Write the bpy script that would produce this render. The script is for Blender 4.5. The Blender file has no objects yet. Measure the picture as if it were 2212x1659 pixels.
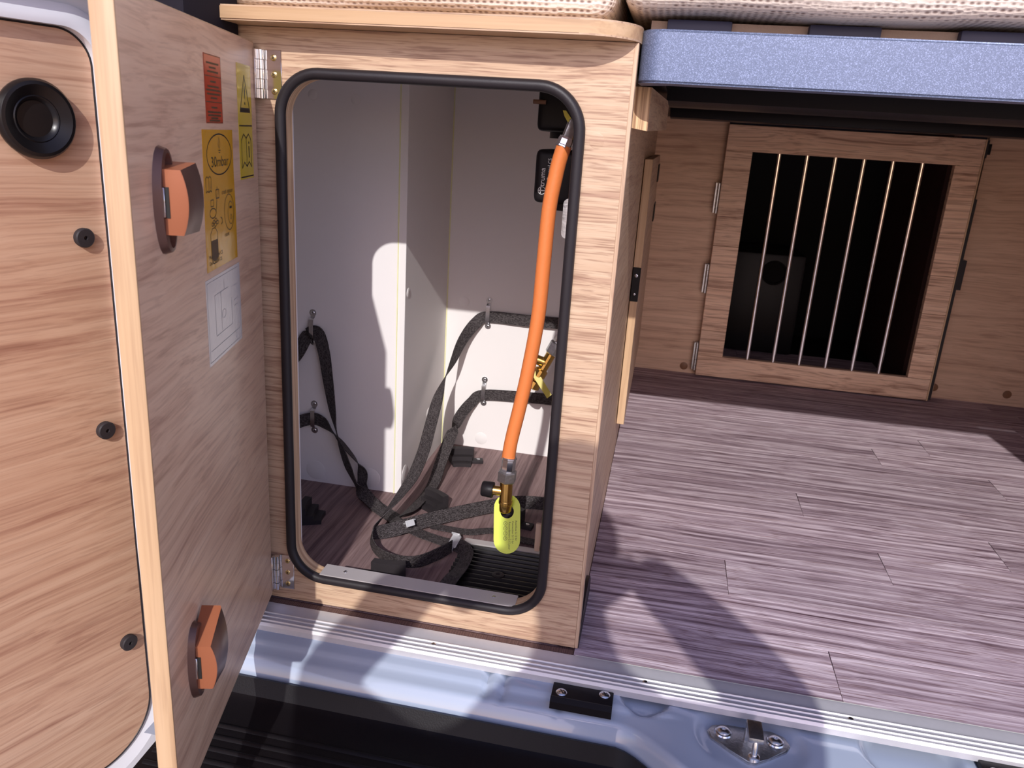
import bpy, bmesh, math, random
from mathutils import Vector, Matrix, Quaternion
random.seed(7)
SC = bpy.context.scene
COL = SC.collection
V = Vector
# ------------------------------------------------------------------ camera
CAM_POS = V((0.04950505, -0.81479644, 0.58638492))
CAM_R = ((0.97873997, 0.19562094, 0.06164839),
         (0.11694803, -0.28533604, -0.95126574),
         (-0.16849699, 0.93825146, -0.30214726))      # rows: right, down, forward
cam = bpy.data.cameras.new('camera')
cam.sensor_fit = 'HORIZONTAL'; cam.sensor_width = 36.0
cam.lens = 1702.1 * 36.0 / 2212.0
cam.clip_start = 0.01; cam.clip_end = 100
cam.dof.use_dof = True; cam.dof.focus_distance = 0.98; cam.dof.aperture_fstop = 14.0
camo = bpy.data.objects.new('camera', cam); COL.objects.link(camo)
r, d, f = (V(c) for c in CAM_R)
camo.matrix_world = Matrix(((r.x, -d.x, -f.x, CAM_POS.x), (r.y, -d.y, -f.y, CAM_POS.y), (r.z, -d.z, -f.z, CAM_POS.z), (0, 0, 0, 1)))
SC.camera = camo
# ------------------------------------------------------------------ sky and sun
SUN_DIR = V((-0.092, 1.0, -0.615)).normalized()        # the way the light travels
SUN_EL = math.asin(-SUN_DIR.z)
w = bpy.data.worlds.new('sky'); SC.world = w; w.use_nodes = True
nt = w.node_tree; nt.nodes.clear()
sky = nt.nodes.new('ShaderNodeTexSky'); sky.sky_type = 'NISHITA'; sky.sun_disc = False
sky.sun_elevation = SUN_EL; sky.sun_rotation = math.atan2(-SUN_DIR.x, -SUN_DIR.y)
sky.air_density = 1.0; sky.dust_density = 1.0; sky.ozone_density = 1.0
bg = nt.nodes.new('ShaderNodeBackground'); bg.inputs['Strength'].default_value = 0.25
wo = nt.nodes.new('ShaderNodeOutputWorld')
tint = nt.nodes.new('ShaderNodeMix'); tint.data_type = 'RGBA'; tint.blend_type = 'MULTIPLY'; tint.inputs[0].default_value = 1.0
tint.inputs[7].default_value = (1.02, 0.90, 1.08, 1)      # the camera's magenta white balance
nt.links.new(sky.outputs[0], tint.inputs[6]); nt.links.new(tint.outputs[2], bg.inputs[0]); nt.links.new(bg.outputs[0], wo.inputs[0])
sl = bpy.data.lights.new('sun', 'SUN'); sl.energy = 4.3; sl.angle = math.radians(0.55); sl.color = (1.0, 0.975, 0.955)
so = bpy.data.objects.new('sun', sl); COL.objects.link(so)
so.rotation_mode = 'QUATERNION'; so.rotation_quaternion = SUN_DIR.to_track_quat('-Z', 'Y'); so.location = (0.5, -4, 3)
SC.view_settings.view_transform = 'Standard'; SC.view_settings.look = 'None'
SC.view_settings.exposure = -0.32; SC.view_settings.gamma = 1.0
SC.view_settings.use_curve_mapping = False

# ------------------------------------------------------------------ materials
def lin(c):
    return tuple((x / 12.92 if x <= 0.04045 else ((x + 0.055) / 1.055) ** 2.4) for x in (v / 255.0 for v in c))
def new_mat(name):
    m = bpy.data.materials.new(name); m.use_nodes = True
    n = m.node_tree.nodes; b = n['Principled BSDF']
    return m, n, m.node_tree.links, b
def plain(name, col, rough=0.5, metal=0.0, spec=0.5, vary=0.06, scale=40, bump=0.0, bscale=200, coat=0.0):
    m, n, l, b = new_mat(name)
    b.inputs['Roughness'].default_value = rough; b.inputs['Metallic'].default_value = metal
    b.inputs['Specular IOR Level'].default_value = spec; b.inputs['Coat Weight'].default_value = coat
    tc = n.new('ShaderNodeTexCoord'); nz = n.new('ShaderNodeTexNoise'); nz.inputs['Scale'].default_value = scale
    nz.inputs['Detail'].default_value = 4
    l.new(tc.outputs['Object'], nz.inputs['Vector'])
    mx = n.new('ShaderNodeMix'); mx.data_type = 'RGBA'
    mx.inputs[6].default_value = tuple(c * (1 - vary) for c in col) + (1,)
    mx.inputs[7].default_value = tuple(min(1, c * (1 + vary)) for c in col) + (1,)
    l.new(nz.outputs['Fac'], mx.inputs[0]); l.new(mx.outputs[2], b.inputs['Base Color'])
    if bump:
        n2 = n.new('ShaderNodeTexNoise'); n2.inputs['Scale'].default_value = bscale; n2.inputs['Detail'].default_value = 2
        l.new(tc.outputs['Object'], n2.inputs['Vector'])
        bp = n.new('ShaderNodeBump'); bp.inputs['Strength'].default_value = bump; bp.inputs['Distance'].default_value = 0.001
        l.new(n2.outputs['Fac'], bp.inputs['Height']); l.new(bp.outputs[0], b.inputs['Normal'])
    return m
def ramp(n, stops):
    r = n.new('ShaderNodeValToRGB'); e = r.color_ramp.elements
    e[0].position, e[0].color = stops[0][0], tuple(stops[0][1]) + (1,)
    e[1].position, e[1].color = stops[-1][0], tuple(stops[-1][1]) + (1,)
    for p, c in stops[1:-1]:
        x = e.new(p); x.color = tuple(c) + (1,)
    return r
def wood(name, axis, light, mid, dark, scale=1.0, rough=0.45, fig=1.0, pores=0.5, rnd=0.0, spec=0.4, bump=0.15):
    """laminate with straight grain along `axis` (object space), broad figure and fine pores"""
    m, n, l, b = new_mat(name)
    tc = n.new('ShaderNodeTexCoord'); vec = tc.outputs['Object']
    if rnd:
        oi = n.new('ShaderNodeObjectInfo'); sc = n.new('ShaderNodeVectorMath'); sc.operation = 'MULTIPLY_ADD'
        cm = n.new('ShaderNodeCombineXYZ')
        for k in range(3): l.new(oi.outputs['Random'], cm.inputs[k])
        l.new(cm.outputs[0], sc.inputs[0]); sc.inputs[1].default_value = (37, 23, 11); l.new(vec, sc.inputs[2]); vec = sc.outputs[0]
    def mp(along, across, scaled=True):
        k = n.new('ShaderNodeMapping'); s = [across * (scale if scaled else 1.0)] * 3; s['XYZ'.index(axis)] = along * (scale if scaled else 1.0)
        k.inputs['Scale'].default_value = s; l.new(vec, k.inputs['Vector']); return k
    # slow warp so the grain waves
    wp = mp(4, 9, False); wn = n.new('ShaderNodeTexNoise'); wn.inputs['Scale'].default_value = 1.0; wn.inputs['Detail'].default_value = 2
    l.new(wp.outputs[0], wn.inputs['Vector'])
    base = mp(0.8, 42)
    off = n.new('ShaderNodeVectorMath'); off.operation = 'MULTIPLY_ADD'
    l.new(wn.outputs['Color'], off.inputs[0]); off.inputs[1].default_value = (2.2 * fig,) * 3; l.new(base.outputs[0], off.inputs[2])
    n1 = n.new('ShaderNodeTexNoise'); n1.inputs['Scale'].default_value = 1.0; n1.inputs['Detail'].default_value = 6; n1.inputs['Roughness'].default_value = 0.62
    l.new(off.outputs[0], n1.inputs['Vector'])
    fine = mp(6, 150); off2 = n.new('ShaderNodeVectorMath'); off2.operation = 'MULTIPLY_ADD'
    l.new(wn.outputs['Color'], off2.inputs[0]); off2.inputs[1].default_value = (6 * fig,) * 3; l.new(fine.outputs[0], off2.inputs[2])
    n2 = n.new('ShaderNodeTexNoise'); n2.inputs['Scale'].default_value = 1.0; n2.inputs['Detail'].default_value = 3
    l.new(off2.outputs[0], n2.inputs['Vector'])
    rp = ramp(n, [(0.30, dark), (0.47, mid), (0.66, light)]); l.new(n1.outputs['Fac'], rp.inputs[0])
    rp2 = ramp(n, [(0.34, (0.0,) * 3), (0.50, (1.0,) * 3)]); l.new(n2.outputs['Fac'], rp2.inputs[0])
    mul = n.new('ShaderNodeMix'); mul.data_type = 'RGBA'; mul.blend_type = 'MULTIPLY'
    fac = n.new('ShaderNodeMath'); fac.operation = 'SUBTRACT'; fac.inputs[0].default_value = 1.0; l.new(rp2.outputs[0], fac.inputs[1])
    sc2 = n.new('ShaderNodeMath'); sc2.operation = 'MULTIPLY'; sc2.inputs[1].default_value = pores; l.new(fac.outputs[0], sc2.inputs[0])
    l.new(sc2.outputs[0], mul.inputs[0]); l.new(rp.outputs[0], mul.inputs[6])
    mul.inputs[7].default_value = (0.55, 0.46, 0.44, 1)
    out = mul.outputs[2]
    if rnd:
        hv = n.new('ShaderNodeHueSaturation'); mr = n.new('ShaderNodeMapRange')
        mr.inputs['To Min'].default_value = 1 - rnd; mr.inputs['To Max'].default_value = 1 + rnd
        l.new(oi.outputs['Random'], mr.inputs['Value']); l.new(mr.outputs[0], hv.inputs['Value']); l.new(out, hv.inputs['Color']); out = hv.outputs[0]
    l.new(out, b.inputs['Base Color'])
    b.inputs['Roughness'].default_value = rough; b.inputs['Specular IOR Level'].default_value = spec
    bp = n.new('ShaderNodeBump'); bp.inputs['Strength'].default_value = bump; bp.inputs['Distance'].default_value = 0.0006
    l.new(n2.outputs['Fac'], bp.inputs['Height']); l.new(bp.outputs[0], b.inputs['Normal'])
    return m
def stripes(name, axis, a, bcol, scale, rough=0.6):
    m, n, l, b = new_mat(name)
    tc = n.new('ShaderNodeTexCoord'); k = n.new('ShaderNodeMapping'); s = [6.0] * 3; s['XYZ'.index(axis)] = scale
    k.inputs['Scale'].default_value = s; l.new(tc.outputs['Object'], k.inputs['Vector'])
    nz = n.new('ShaderNodeTexNoise'); nz.inputs['Scale'].default_value = 1.0; nz.inputs['Detail'].default_value = 3; l.new(k.outputs[0], nz.inputs['Vector'])
    rp = ramp(n, [(0.38, a), (0.62, bcol)]); l.new(nz.outputs['Fac'], rp.inputs[0]); l.new(rp.outputs[0], b.inputs['Base Color'])
    b.inputs['Roughness'].default_value = rough
    return m
L1, L2, L3 = lin((209, 181, 152)), lin((197, 166, 137)), lin((168, 132, 110))
M = {}
M['wood_x'] = wood('oak_laminate_front', 'X', L1, L2, L3, scale=3.6, fig=1.0, pores=0.8)
M['wood_y'] = wood('oak_laminate_side', 'Y', L1, L2, L3, scale=3.0, fig=0.8)
M['wood_z'] = wood('oak_laminate_upright', 'Z', L1, L2, L3, scale=3)
M['wood_door'] = wood('oak_laminate_locker_door', 'X', lin((230, 197, 168)), lin((221, 185, 156)), lin((192, 154, 130)), scale=2.2, fig=1.6, rough=0.34, pores=0.35)
M['wood_van'] = wood('oak_laminate_lining', 'X', lin((205, 170, 143)), lin((194, 156, 129)), lin((164, 122, 100)), scale=2.4, fig=1.2, pores=0.35)
M['edge_z'] = wood('edge_banding', 'Z', lin((206, 174, 138)), lin((197, 163, 126)), lin((176, 140, 106)), scale=1.5, fig=0.1, pores=0.3)
M['edge_x'] = wood('edge_banding_long', 'X', lin((206, 174, 138)), lin((197, 163, 126)), lin((176, 140, 106)), scale=1.3, fig=0.1, pores=0.3)
M['wood_back'] = wood('oak_laminate_partition', 'X', lin((226, 193, 164)), lin((212, 177, 148)), lin((182, 144, 120)), scale=2.2, fig=1.2, pores=0.3)  # even oak tone, a little paler than the cabinet front
M['gate_x'] = wood('rustic_oak_rail', 'X', lin((240, 208, 178)), lin((228, 192, 162)), lin((156, 116, 94)), scale=2.2, fig=1.2, pores=0.7)
M['gate_x2'] = wood('rustic_oak_stile', 'X', lin((240, 208, 178)), lin((228, 192, 162)), lin((156, 116, 94)), scale=2.4, fig=0.9, pores=0.7, rnd=0.10)
M['vinyl'] = wood('vinyl_plank', 'X', lin((222, 206, 212)), lin((170, 150, 158)), lin((98, 76, 86)), scale=3.0, fig=1.2, pores=0.85, rnd=0.12, rough=0.55, spec=0.12, bump=0.5)
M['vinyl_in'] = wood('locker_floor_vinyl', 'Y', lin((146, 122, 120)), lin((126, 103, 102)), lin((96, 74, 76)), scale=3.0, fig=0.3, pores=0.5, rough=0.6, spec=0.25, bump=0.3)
M['vinyl_edge'] = stripes('vinyl_cut_edge', 'X', lin((70, 48, 46)), lin((112, 84, 78)), 900)
M['ply'] = stripes('plywood_edge', 'Y', lin((214, 182, 146)), lin((176, 138, 106)), 420)
M['ply_block'] = stripes('laminated_block', 'X', lin((150, 104, 72)), lin((232, 196, 150)), 420)
M['white'] = plain('white_lining', (0.80, 0.76, 0.74), rough=0.6, spec=0.3, vary=0.02, scale=6)
M['white_in'] = plain('white_lining_left', (0.80, 0.76, 0.75), rough=0.6, spec=0.3, vary=0.03, scale=9)
M['cream'] = plain('cream_edge', (0.84, 0.84, 0.74), rough=0.45, vary=0.05, scale=30)
M['joint'] = plain('yellowed_sealant', (0.78, 0.76, 0.42), rough=0.5, vary=0.1)
M['rubber'] = plain('rubber_seal', (0.020, 0.016, 0.018), spec=0.35, rough=0.46, vary=0.12, bump=0.1, bscale=900)
M['black'] = plain('black_plastic', (0.012, 0.010, 0.011), spec=0.18, rough=0.42, vary=0.1, bump=0.08, bscale=700)
M['black_gloss'] = plain('black_moulding', (0.008, 0.007, 0.008), spec=0.35, rough=0.30, vary=0.1)
M['black_soft'] = plain('charcoal_plastic', (0.030, 0.025, 0.027), spec=0.25, rough=0.55, vary=0.15, bump=0.15, bscale=500)
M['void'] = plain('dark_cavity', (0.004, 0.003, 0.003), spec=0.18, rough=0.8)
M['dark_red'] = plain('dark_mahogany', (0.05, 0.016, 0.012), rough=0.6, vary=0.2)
M['alu'] = plain('brushed_aluminium', (0.62, 0.61, 0.63), rough=0.42, metal=0.45, vary=0.06, scale=120)
M['alu_soft'] = plain('aluminium_trim', (0.58, 0.54, 0.53), rough=0.5, metal=0.4, vary=0.05)
M['steel'] = plain('bright_steel', (0.74, 0.75, 0.77), rough=0.24, metal=1.0, vary=0.10, scale=150)
M['galv'] = plain('galvanised_steel', (0.56, 0.57, 0.58), rough=0.36, metal=1.0, vary=0.28, scale=260, bump=0.3, bscale=260)
M['zinc'] = plain('zinc_diecast', (0.62, 0.62, 0.63), rough=0.45, metal=0.35, vary=0.08, scale=200)
M['chrome'] = plain('chrome', (0.86, 0.84, 0.84), rough=0.14, metal=1.0, vary=0.02)
M['zinc_yellow'] = plain('yellow_passivated_screw', (0.72, 0.55, 0.25), rough=0.3, metal=1.0, vary=0.2, scale=400)
M['brass'] = plain('brass', (0.62, 0.38, 0.11), rough=0.26, metal=1.0, vary=0.18, scale=120)
M['hose'] = plain('orange_rubber_hose', lin((222, 126, 66)), rough=0.5, vary=0.05, scale=60, bump=0.25, bscale=240)
M['tag'] = plain('lime_plastic_tag', lin((202, 218, 70)), rough=0.42, vary=0.03)
M['tag_olive'] = plain('yellow_tag', lin((196, 178, 44)), rough=0.45, vary=0.06)
M['ink'] = plain('black_print', (0.015, 0.013, 0.012), rough=0.5)
M['ink_soft'] = plain('brown_print', (0.09, 0.05, 0.02), rough=0.5)
M['ink_white'] = plain('white_print', (0.80, 0.80, 0.78), rough=0.5)
M['ink_grey'] = plain('grey_print', (0.40, 0.39, 0.38), rough=0.5)
M['orange_st'] = plain('orange_sticker', lin((190, 58, 14)), rough=0.22, vary=0.04, bump=0.15, bscale=120)
M['yellow_st'] = plain('yellow_sticker', lin((214, 156, 8)), rough=0.16, vary=0.04, bump=0.2, bscale=90)
M['yellow_st2'] = plain('pale_yellow_sticker', lin((206, 180, 44)), rough=0.18, vary=0.03)
M['white_st'] = plain('white_sticker', lin((214, 208, 202)), rough=0.20, vary=0.03, bump=0.15, bscale=140)
M['latch'] = plain('brown_plastic_sunlit', lin((164, 98, 66)), rough=0.42, metal=0.25, vary=0.04)  # brown plastic with the orange of its sunlit face put into the colour
M['latch_shaded'] = plain('brown_plastic_shaded', lin((112, 82, 72)), rough=0.34, metal=0.45, vary=0.04)  # same brown plastic, its shaded tone put into the colour
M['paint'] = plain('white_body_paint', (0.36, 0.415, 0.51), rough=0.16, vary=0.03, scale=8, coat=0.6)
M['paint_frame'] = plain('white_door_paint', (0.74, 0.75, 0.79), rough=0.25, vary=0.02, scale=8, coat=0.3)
M['bumper'] = plain('black_step_plastic', (0.006, 0.005, 0.006), spec=0.18, rough=0.38, vary=0.15, bump=0.15, bscale=600)
M['bluecap'] = plain('navy_plastic', (0.030, 0.032, 0.075), rough=0.45, vary=0.1)
M['cloth'] = plain('beige_ticking', lin((190, 166, 148)), rough=0.9, vary=0.08, scale=300, bump=0.4, bscale=900)
M['ground'] = plain('pale_paving', (0.56, 0.48, 0.43), rough=0.9, vary=0.25, scale=30)
M['charcoal'] = plain('charcoal_lining', (0.012, 0.010, 0.016), spec=0.18, rough=0.8, vary=0.1)
M['grey_lining'] = plain('grey_lining', (0.35, 0.35, 0.36), rough=0.8, vary=0.05)
M['beige'] = plain('beige_plastic', lin((176, 150, 130)), rough=0.5, vary=0.03)
M['dot'] = plain('brown_cover_cap', lin((132, 92, 64)), rough=0.5, vary=0.04)
M['jacket'] = plain('dark_jacket', (0.03, 0.035, 0.06), rough=0.9, vary=0.1)
M['trousers'] = plain('dark_trousers', (0.03, 0.03, 0.035), rough=0.9, vary=0.1)
M['skin'] = plain('skin', (0.55, 0.34, 0.25), rough=0.55, vary=0.05)
M['hair'] = plain('hair', (0.05, 0.03, 0.02), rough=0.7, vary=0.2)

def flake(name):
    m, n, l, b = new_mat(name)
    tc = n.new('ShaderNodeTexCoord')
    vo = n.new('ShaderNodeTexVoronoi'); vo.inputs['Scale'].default_value = 1400; l.new(tc.outputs['Object'], vo.inputs['Vector'])
    rp = ramp(n, [(0.0, lin((92, 102, 126))), (0.6, lin((104, 115, 142))), (1.0, lin((146, 159, 192)))]); l.new(vo.outputs['Color'], rp.inputs[0])
    l.new(rp.outputs[0], b.inputs['Base Color'])
    b.inputs['Metallic'].default_value = 0.35; b.inputs['Roughness'].default_value = 0.42
    bp = n.new('ShaderNodeBump'); bp.inputs['Strength'].default_value = 0.12; bp.inputs['Distance'].default_value = 0.0003
    l.new(vo.outputs['Color'], bp.inputs['Height']); l.new(bp.outputs[0], b.inputs['Normal'])
    return m
M['flake'] = flake('grey_blue_flake_coating')
def mesh_fabric(name):
    m, n, l, b = new_mat(name)
    tc = n.new('ShaderNodeTexCoord'); k = n.new('ShaderNodeMapping'); k.inputs['Scale'].default_value = (150, 210, 260)
    l.new(tc.outputs['Object'], k.inputs['Vector'])
    vo = n.new('ShaderNodeTexVoronoi'); vo.inputs['Scale'].default_value = 1.0; vo.inputs['Randomness'].default_value = 0.25
    l.new(k.outputs[0], vo.inputs['Vector'])
    rp = ramp(n, [(0.18, lin((150, 128, 118))), (0.42, lin((236, 222, 208)))]); l.new(vo.outputs['Distance'], rp.inputs[0])
    l.new(rp.outputs[0], b.inputs['Base Color']); b.inputs['Roughness'].default_value = 0.9
    bp = n.new('ShaderNodeBump'); bp.inputs['Strength'].default_value = 0.8; bp.inputs['Distance'].default_value = 0.002
    l.new(vo.outputs['Distance'], bp.inputs['Height']); l.new(bp.outputs[0], b.inputs['Normal'])
    return m
M['fabric'] = mesh_fabric('spacer_mesh_fabric')
def webbing(name):
    m, n, l, b = new_mat(name)
    uv = n.new('ShaderNodeUVMap'); uv.uv_map = 'UVMap'
    k = n.new('ShaderNodeMapping'); k.inputs['Scale'].default_value = (420, 420, 1); l.new(uv.outputs[0], k.inputs['Vector'])
    br = n.new('ShaderNodeTexBrick'); br.inputs['Scale'].default_value = 1.0; br.inputs['Mortar Size'].default_value = 0.10
    br.inputs['Brick Width'].default_value = 1.1; br.inputs['Row Height'].default_value = 0.55
    br.inputs['Color1'].default_value = (0.050, 0.041, 0.042, 1); br.inputs['Color2'].default_value = (0.165, 0.142, 0.144, 1)
    br.inputs['Mortar'].default_value = (0.006, 0.005, 0.005, 1); l.new(k.outputs[0], br.inputs['Vector'])
    l.new(br.outputs['Color'], b.inputs['Base Color']); b.inputs['Roughness'].default_value = 0.6; b.inputs['Specular IOR Level'].default_value = 0.12
    bp = n.new('ShaderNodeBump'); bp.inputs['Strength'].default_value = 0.6; bp.inputs['Distance'].default_value = 0.0006; bp.invert = True
    l.new(br.outputs['Fac'], bp.inputs['Height']); l.new(bp.outputs[0], b.inputs['Normal'])
    return m
M['web'] = webbing('woven_webbing')

# ------------------------------------------------------------------ mesh helpers
def tri_text(s, size, align='CENTER'):
    cu = bpy.data.curves.new('lettering', 'FONT'); cu.body = s; cu.size = size; cu.align_x = align; cu.align_y = 'CENTER'; cu.resolution_u = 3
    o = bpy.data.objects.new('lettering', cu); COL.objects.link(o)
    dg = bpy.context.evaluated_depsgraph_get(); me = bpy.data.meshes.new_from_object(o.evaluated_get(dg))
    vs = [v.co.copy() for v in me.vertices]; fs = [tuple(p.vertices) for p in me.polygons]
    bpy.data.objects.remove(o); bpy.data.curves.remove(cu); bpy.data.meshes.remove(me)
    return vs, fs
class MB:
    def __init__(self): self.bm = bmesh.new(); self.mi = 0; self.uv = None
    def face(self, vs):
        try: f = self.bm.faces.new(vs)
        except ValueError: return None
        f.material_index = self.mi; return f
    def raw(self, verts, faces):
        b = [self.bm.verts.new(v) for v in verts]
        for f in faces: self.face([b[i] for i in f])
        return self
    def box(self, x0, x1, y0, y1, z0, z1, bev=0.0, seg=2):
        x0, x1 = sorted((x0, x1)); y0, y1 = sorted((y0, y1)); z0, z1 = sorted((z0, z1))
        t = bmesh.new()
        vs = [t.verts.new(p) for p in ((x0, y0, z0), (x1, y0, z0), (x1, y1, z0), (x0, y1, z0), (x0, y0, z1), (x1, y0, z1), (x1, y1, z1), (x0, y1, z1))]
        for f in ((3, 2, 1, 0), (4, 5, 6, 7), (0, 1, 5, 4), (1, 2, 6, 5), (2, 3, 7, 6), (3, 0, 4, 7)): t.faces.new([vs[i] for i in f])
        if bev: bmesh.ops.bevel(t, geom=list(t.edges), offset=bev, segments=seg, profile=0.6, affect='EDGES')
        self.merge(t); return self
    def merge(self, t, mat=None):
        t.verts.ensure_lookup_table(); mp = {}
        for v in t.verts: mp[v] = self.bm.verts.new(mat @ v.co if mat else v.co)
        for f in t.faces: self.face([mp[v] for v in f.verts])
        t.free()
    def prism(self, pts, axis, a, b):
        """closed outline extruded along axis; pts are the two other coordinates in xyz order"""
        def mk(p, t):
            if axis == 'x': return V((t, p[0], p[1]))
            if axis == 'y': return V((p[0], t, p[1]))
            return V((p[0], p[1], t))
        A = [self.bm.verts.new(mk(p, a)) for p in pts]; B = [self.bm.verts.new(mk(p, b)) for p in pts]; n = len(pts)
        for i in range(n): self.face([A[i], A[(i + 1) % n], B[(i + 1) % n], B[i]])
        self.face(A[::-1]); self.face(B); return self
    def cyl(self, p0, p1, r0, r1=None, seg=20, caps=True):
        r1 = r0 if r1 is None else r1
        return self.lathe([(r0, 0.0), (r1, (V(p1) - V(p0)).length)], p0, V(p1) - V(p0), seg, caps)
    def lathe(self, prof, p0, axis, seg=24, caps=True):
        q = V(axis).normalized().to_track_quat('Z', 'Y'); p0 = V(p0); rings = []
        for r, h in prof:
            if r < 1e-7: rings.append([self.bm.verts.new(p0 + q @ V((0, 0, h)))])
            else: rings.append([self.bm.verts.new(p0 + q @ V((r * math.cos(2 * math.pi * i / seg), r * math.sin(2 * math.pi * i / seg), h))) for i in range(seg)])
        for A, B in zip(rings, rings[1:]):
            for i in range(seg):
                j = (i + 1) % seg
                if len(A) == 1 and len(B) == 1: continue
                if len(A) == 1: self.face([A[0], B[j], B[i]])
                elif len(B) == 1: self.face([A[i], A[j], B[0]])
                else: self.face([A[i], A[j], B[j], B[i]])
        if caps:
            if len(rings[0]) > 1: self.face(rings[0][::-1])
            if len(rings[-1]) > 1: self.face(rings[-1])
        return self
    def tube(self, pts, r, seg=12, closed=False, caps=True, up=None, ry=None):
        pts = [V(p) for p in pts]; n = len(pts); rings = []
        if up is None: up = V((0.31, 0.2, 0.93)).normalized()
        for i, p in enumerate(pts):
            if closed: t = pts[(i + 1) % n] - pts[i - 1]
            else: t = pts[min(i + 1, n - 1)] - pts[max(i - 1, 0)]
            t.normalize(); a = t.cross(V(up)); a.normalize(); b = a.cross(t)
            rr = r[i] if isinstance(r, (list, tuple)) else r
            rings.append([self.bm.verts.new(p + a * (rr * math.cos(2 * math.pi * k / seg)) + b * ((ry or rr) * math.sin(2 * math.pi * k / seg))) for k in range(seg)])
        m = n if closed else n - 1
        for i in range(m):
            A, B = rings[i], rings[(i + 1) % n]
            for k in range(seg): self.face([A[k], A[(k + 1) % seg], B[(k + 1) % seg], B[k]])
        if caps and not closed: self.face(rings[0][::-1]); self.face(rings[-1])
        return self
    def holed(self, outer, inner, y0, y1, hole_mi=None):
        """plate in the xz plane with a hole, between y0 and y1"""
        for y, flip in ((y0, False), (y1, True)):
            t = bmesh.new(); es = []
            for loop in (outer, inner):
                vs = [t.verts.new((p[0], y, p[1])) for p in loop]
                es += [t.edges.new((vs[i], vs[(i + 1) % len(vs)])) for i in range(len(vs))]
            bmesh.ops.triangle_fill(t, use_beauty=True, use_dissolve=False, edges=es, normal=(0, 1 if flip else -1, 0))
            self.merge(t)
        keep = self.mi
        for loop, mi in ((outer, keep), (inner, keep if hole_mi is None else hole_mi)):
            self.mi = mi
            A = [self.bm.verts.new((p[0], y0, p[1])) for p in loop]; B = [self.bm.verts.new((p[0], y1, p[1])) for p in loop]
            for i in range(len(loop)):
                j = (i + 1) % len(loop); self.face([A[i], A[j], B[j], B[i]])
        self.mi = keep; return self
    def text(self, s, size, org, tx, ty, mi, align='CENTER', squash=1.0):
        vs, fs = tri_text(s, size, align); k = self.mi; self.mi = mi; org, tx, ty = V(org), V(tx), V(ty)
        self.raw([org + tx * (v.x * squash) + ty * v.y for v in vs], fs); self.mi = k; return self
    def strip(self, org, tx, ty, pts, wd, mi, closed=False):
        """flat printed line through 2-D points"""
        k = self.mi; self.mi = mi; org, tx, ty = V(org), V(tx), V(ty); n = len(pts)
        for i in range(n if closed else n - 1):
            a, b = V(pts[i]), V(pts[(i + 1) % n]); dd = (b - a)
            if dd.length < 1e-9: continue
            dd.normalize(); nn = V((-dd.y, dd.x)) * (wd / 2); e = dd * (wd * 0.3)
            q = [a - e - nn, b + e - nn, b + e + nn, a - e + nn]
            self.face([self.bm.verts.new(org + tx * p.x + ty * p.y) for p in q])
        self.mi = k; return self
    def poly(self, org, tx, ty, pts, mi):
        k = self.mi; self.mi = mi; org, tx, ty = V(org), V(tx), V(ty)
        self.face([self.bm.verts.new(org + tx * p[0] + ty * p[1]) for p in pts]); self.mi = k; return self
WL = {}
def link(o, parent=None):
    COL.objects.link(o)
    if parent is not None: o.parent = parent
def ob(name, mb, mats, parent=None, local=False, smooth=True, angle=38, loc=None):
    bm = mb.bm
    if parent is not None and not local and loc is None:
        sh = WL.get(parent.name, V((0, 0, 0)))
        for v in bm.verts: v.co -= sh
    bmesh.ops.recalc_face_normals(bm, faces=list(bm.faces)) if not getattr(mb, 'norec', False) else None
    me = bpy.data.meshes.new(name); bm.to_mesh(me); bm.free()
    for m in (mats if isinstance(mats, (list, tuple)) else [mats]): me.materials.append(M[m])
    if smooth: me.shade_smooth(); me.set_sharp_from_angle(angle=math.radians(angle))
    o = bpy.data.objects.new(name, me); link(o, parent)
    if loc is not None: o.location = loc
    if parent is not None and not local: WL[o.name] = WL.get(parent.name, V((0, 0, 0)))
    return o
def tag(o, label=None, cat=None, group=None, kind=None):
    for k, v in (('label', label), ('category', cat), ('group', group), ('kind', kind)):
        if v: o[k] = v
    return o
def thing(name, loc, label, cat, group=None, kind=None, rz=0.0):
    o = bpy.data.objects.new(name, None); COL.objects.link(o); o.location = loc; o.rotation_euler = (0, 0, rz)
    o.empty_display_size = 0.05
    WL[o.name] = V(loc)
    return tag(o, label, cat, group, kind)
def inst(name, src, parent, loc, rot=None):
    o = bpy.data.objects.new(name, src.data); link(o, parent); o.location = loc
    if rot is not None: o.rotation_euler = rot
    return o
def rrect(x0, x1, z0, z1, r, n=10):
    P = []
    for cx, cz, a0 in ((x1 - r, z0 + r, -90), (x1 - r, z1 - r, 0), (x0 + r, z1 - r, 90), (x0 + r, z0 + r, 180)):
        for i in range(n + 1):
            a = math.radians(a0 + 90.0 * i / n); P.append((cx + r * math.cos(a), cz + r * math.sin(a)))
    return P
def catmull(pts, sub=6):
    pts = [V(p) for p in pts]; out = []
    for i in range(len(pts) - 1):
        p0, p1, p2, p3 = pts[max(i - 1, 0)], pts[i], pts[i + 1], pts[min(i + 2, len(pts) - 1)]
        for k in range(sub):
            t = k / sub; out.append(0.5 * ((2 * p1) + (p2 - p0) * t + (2 * p0 - 5 * p1 + 4 * p2 - p3) * t * t + (3 * p1 - p0 - 3 * p2 + p3) * t ** 3))
    out.append(pts[-1]); return out
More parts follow.
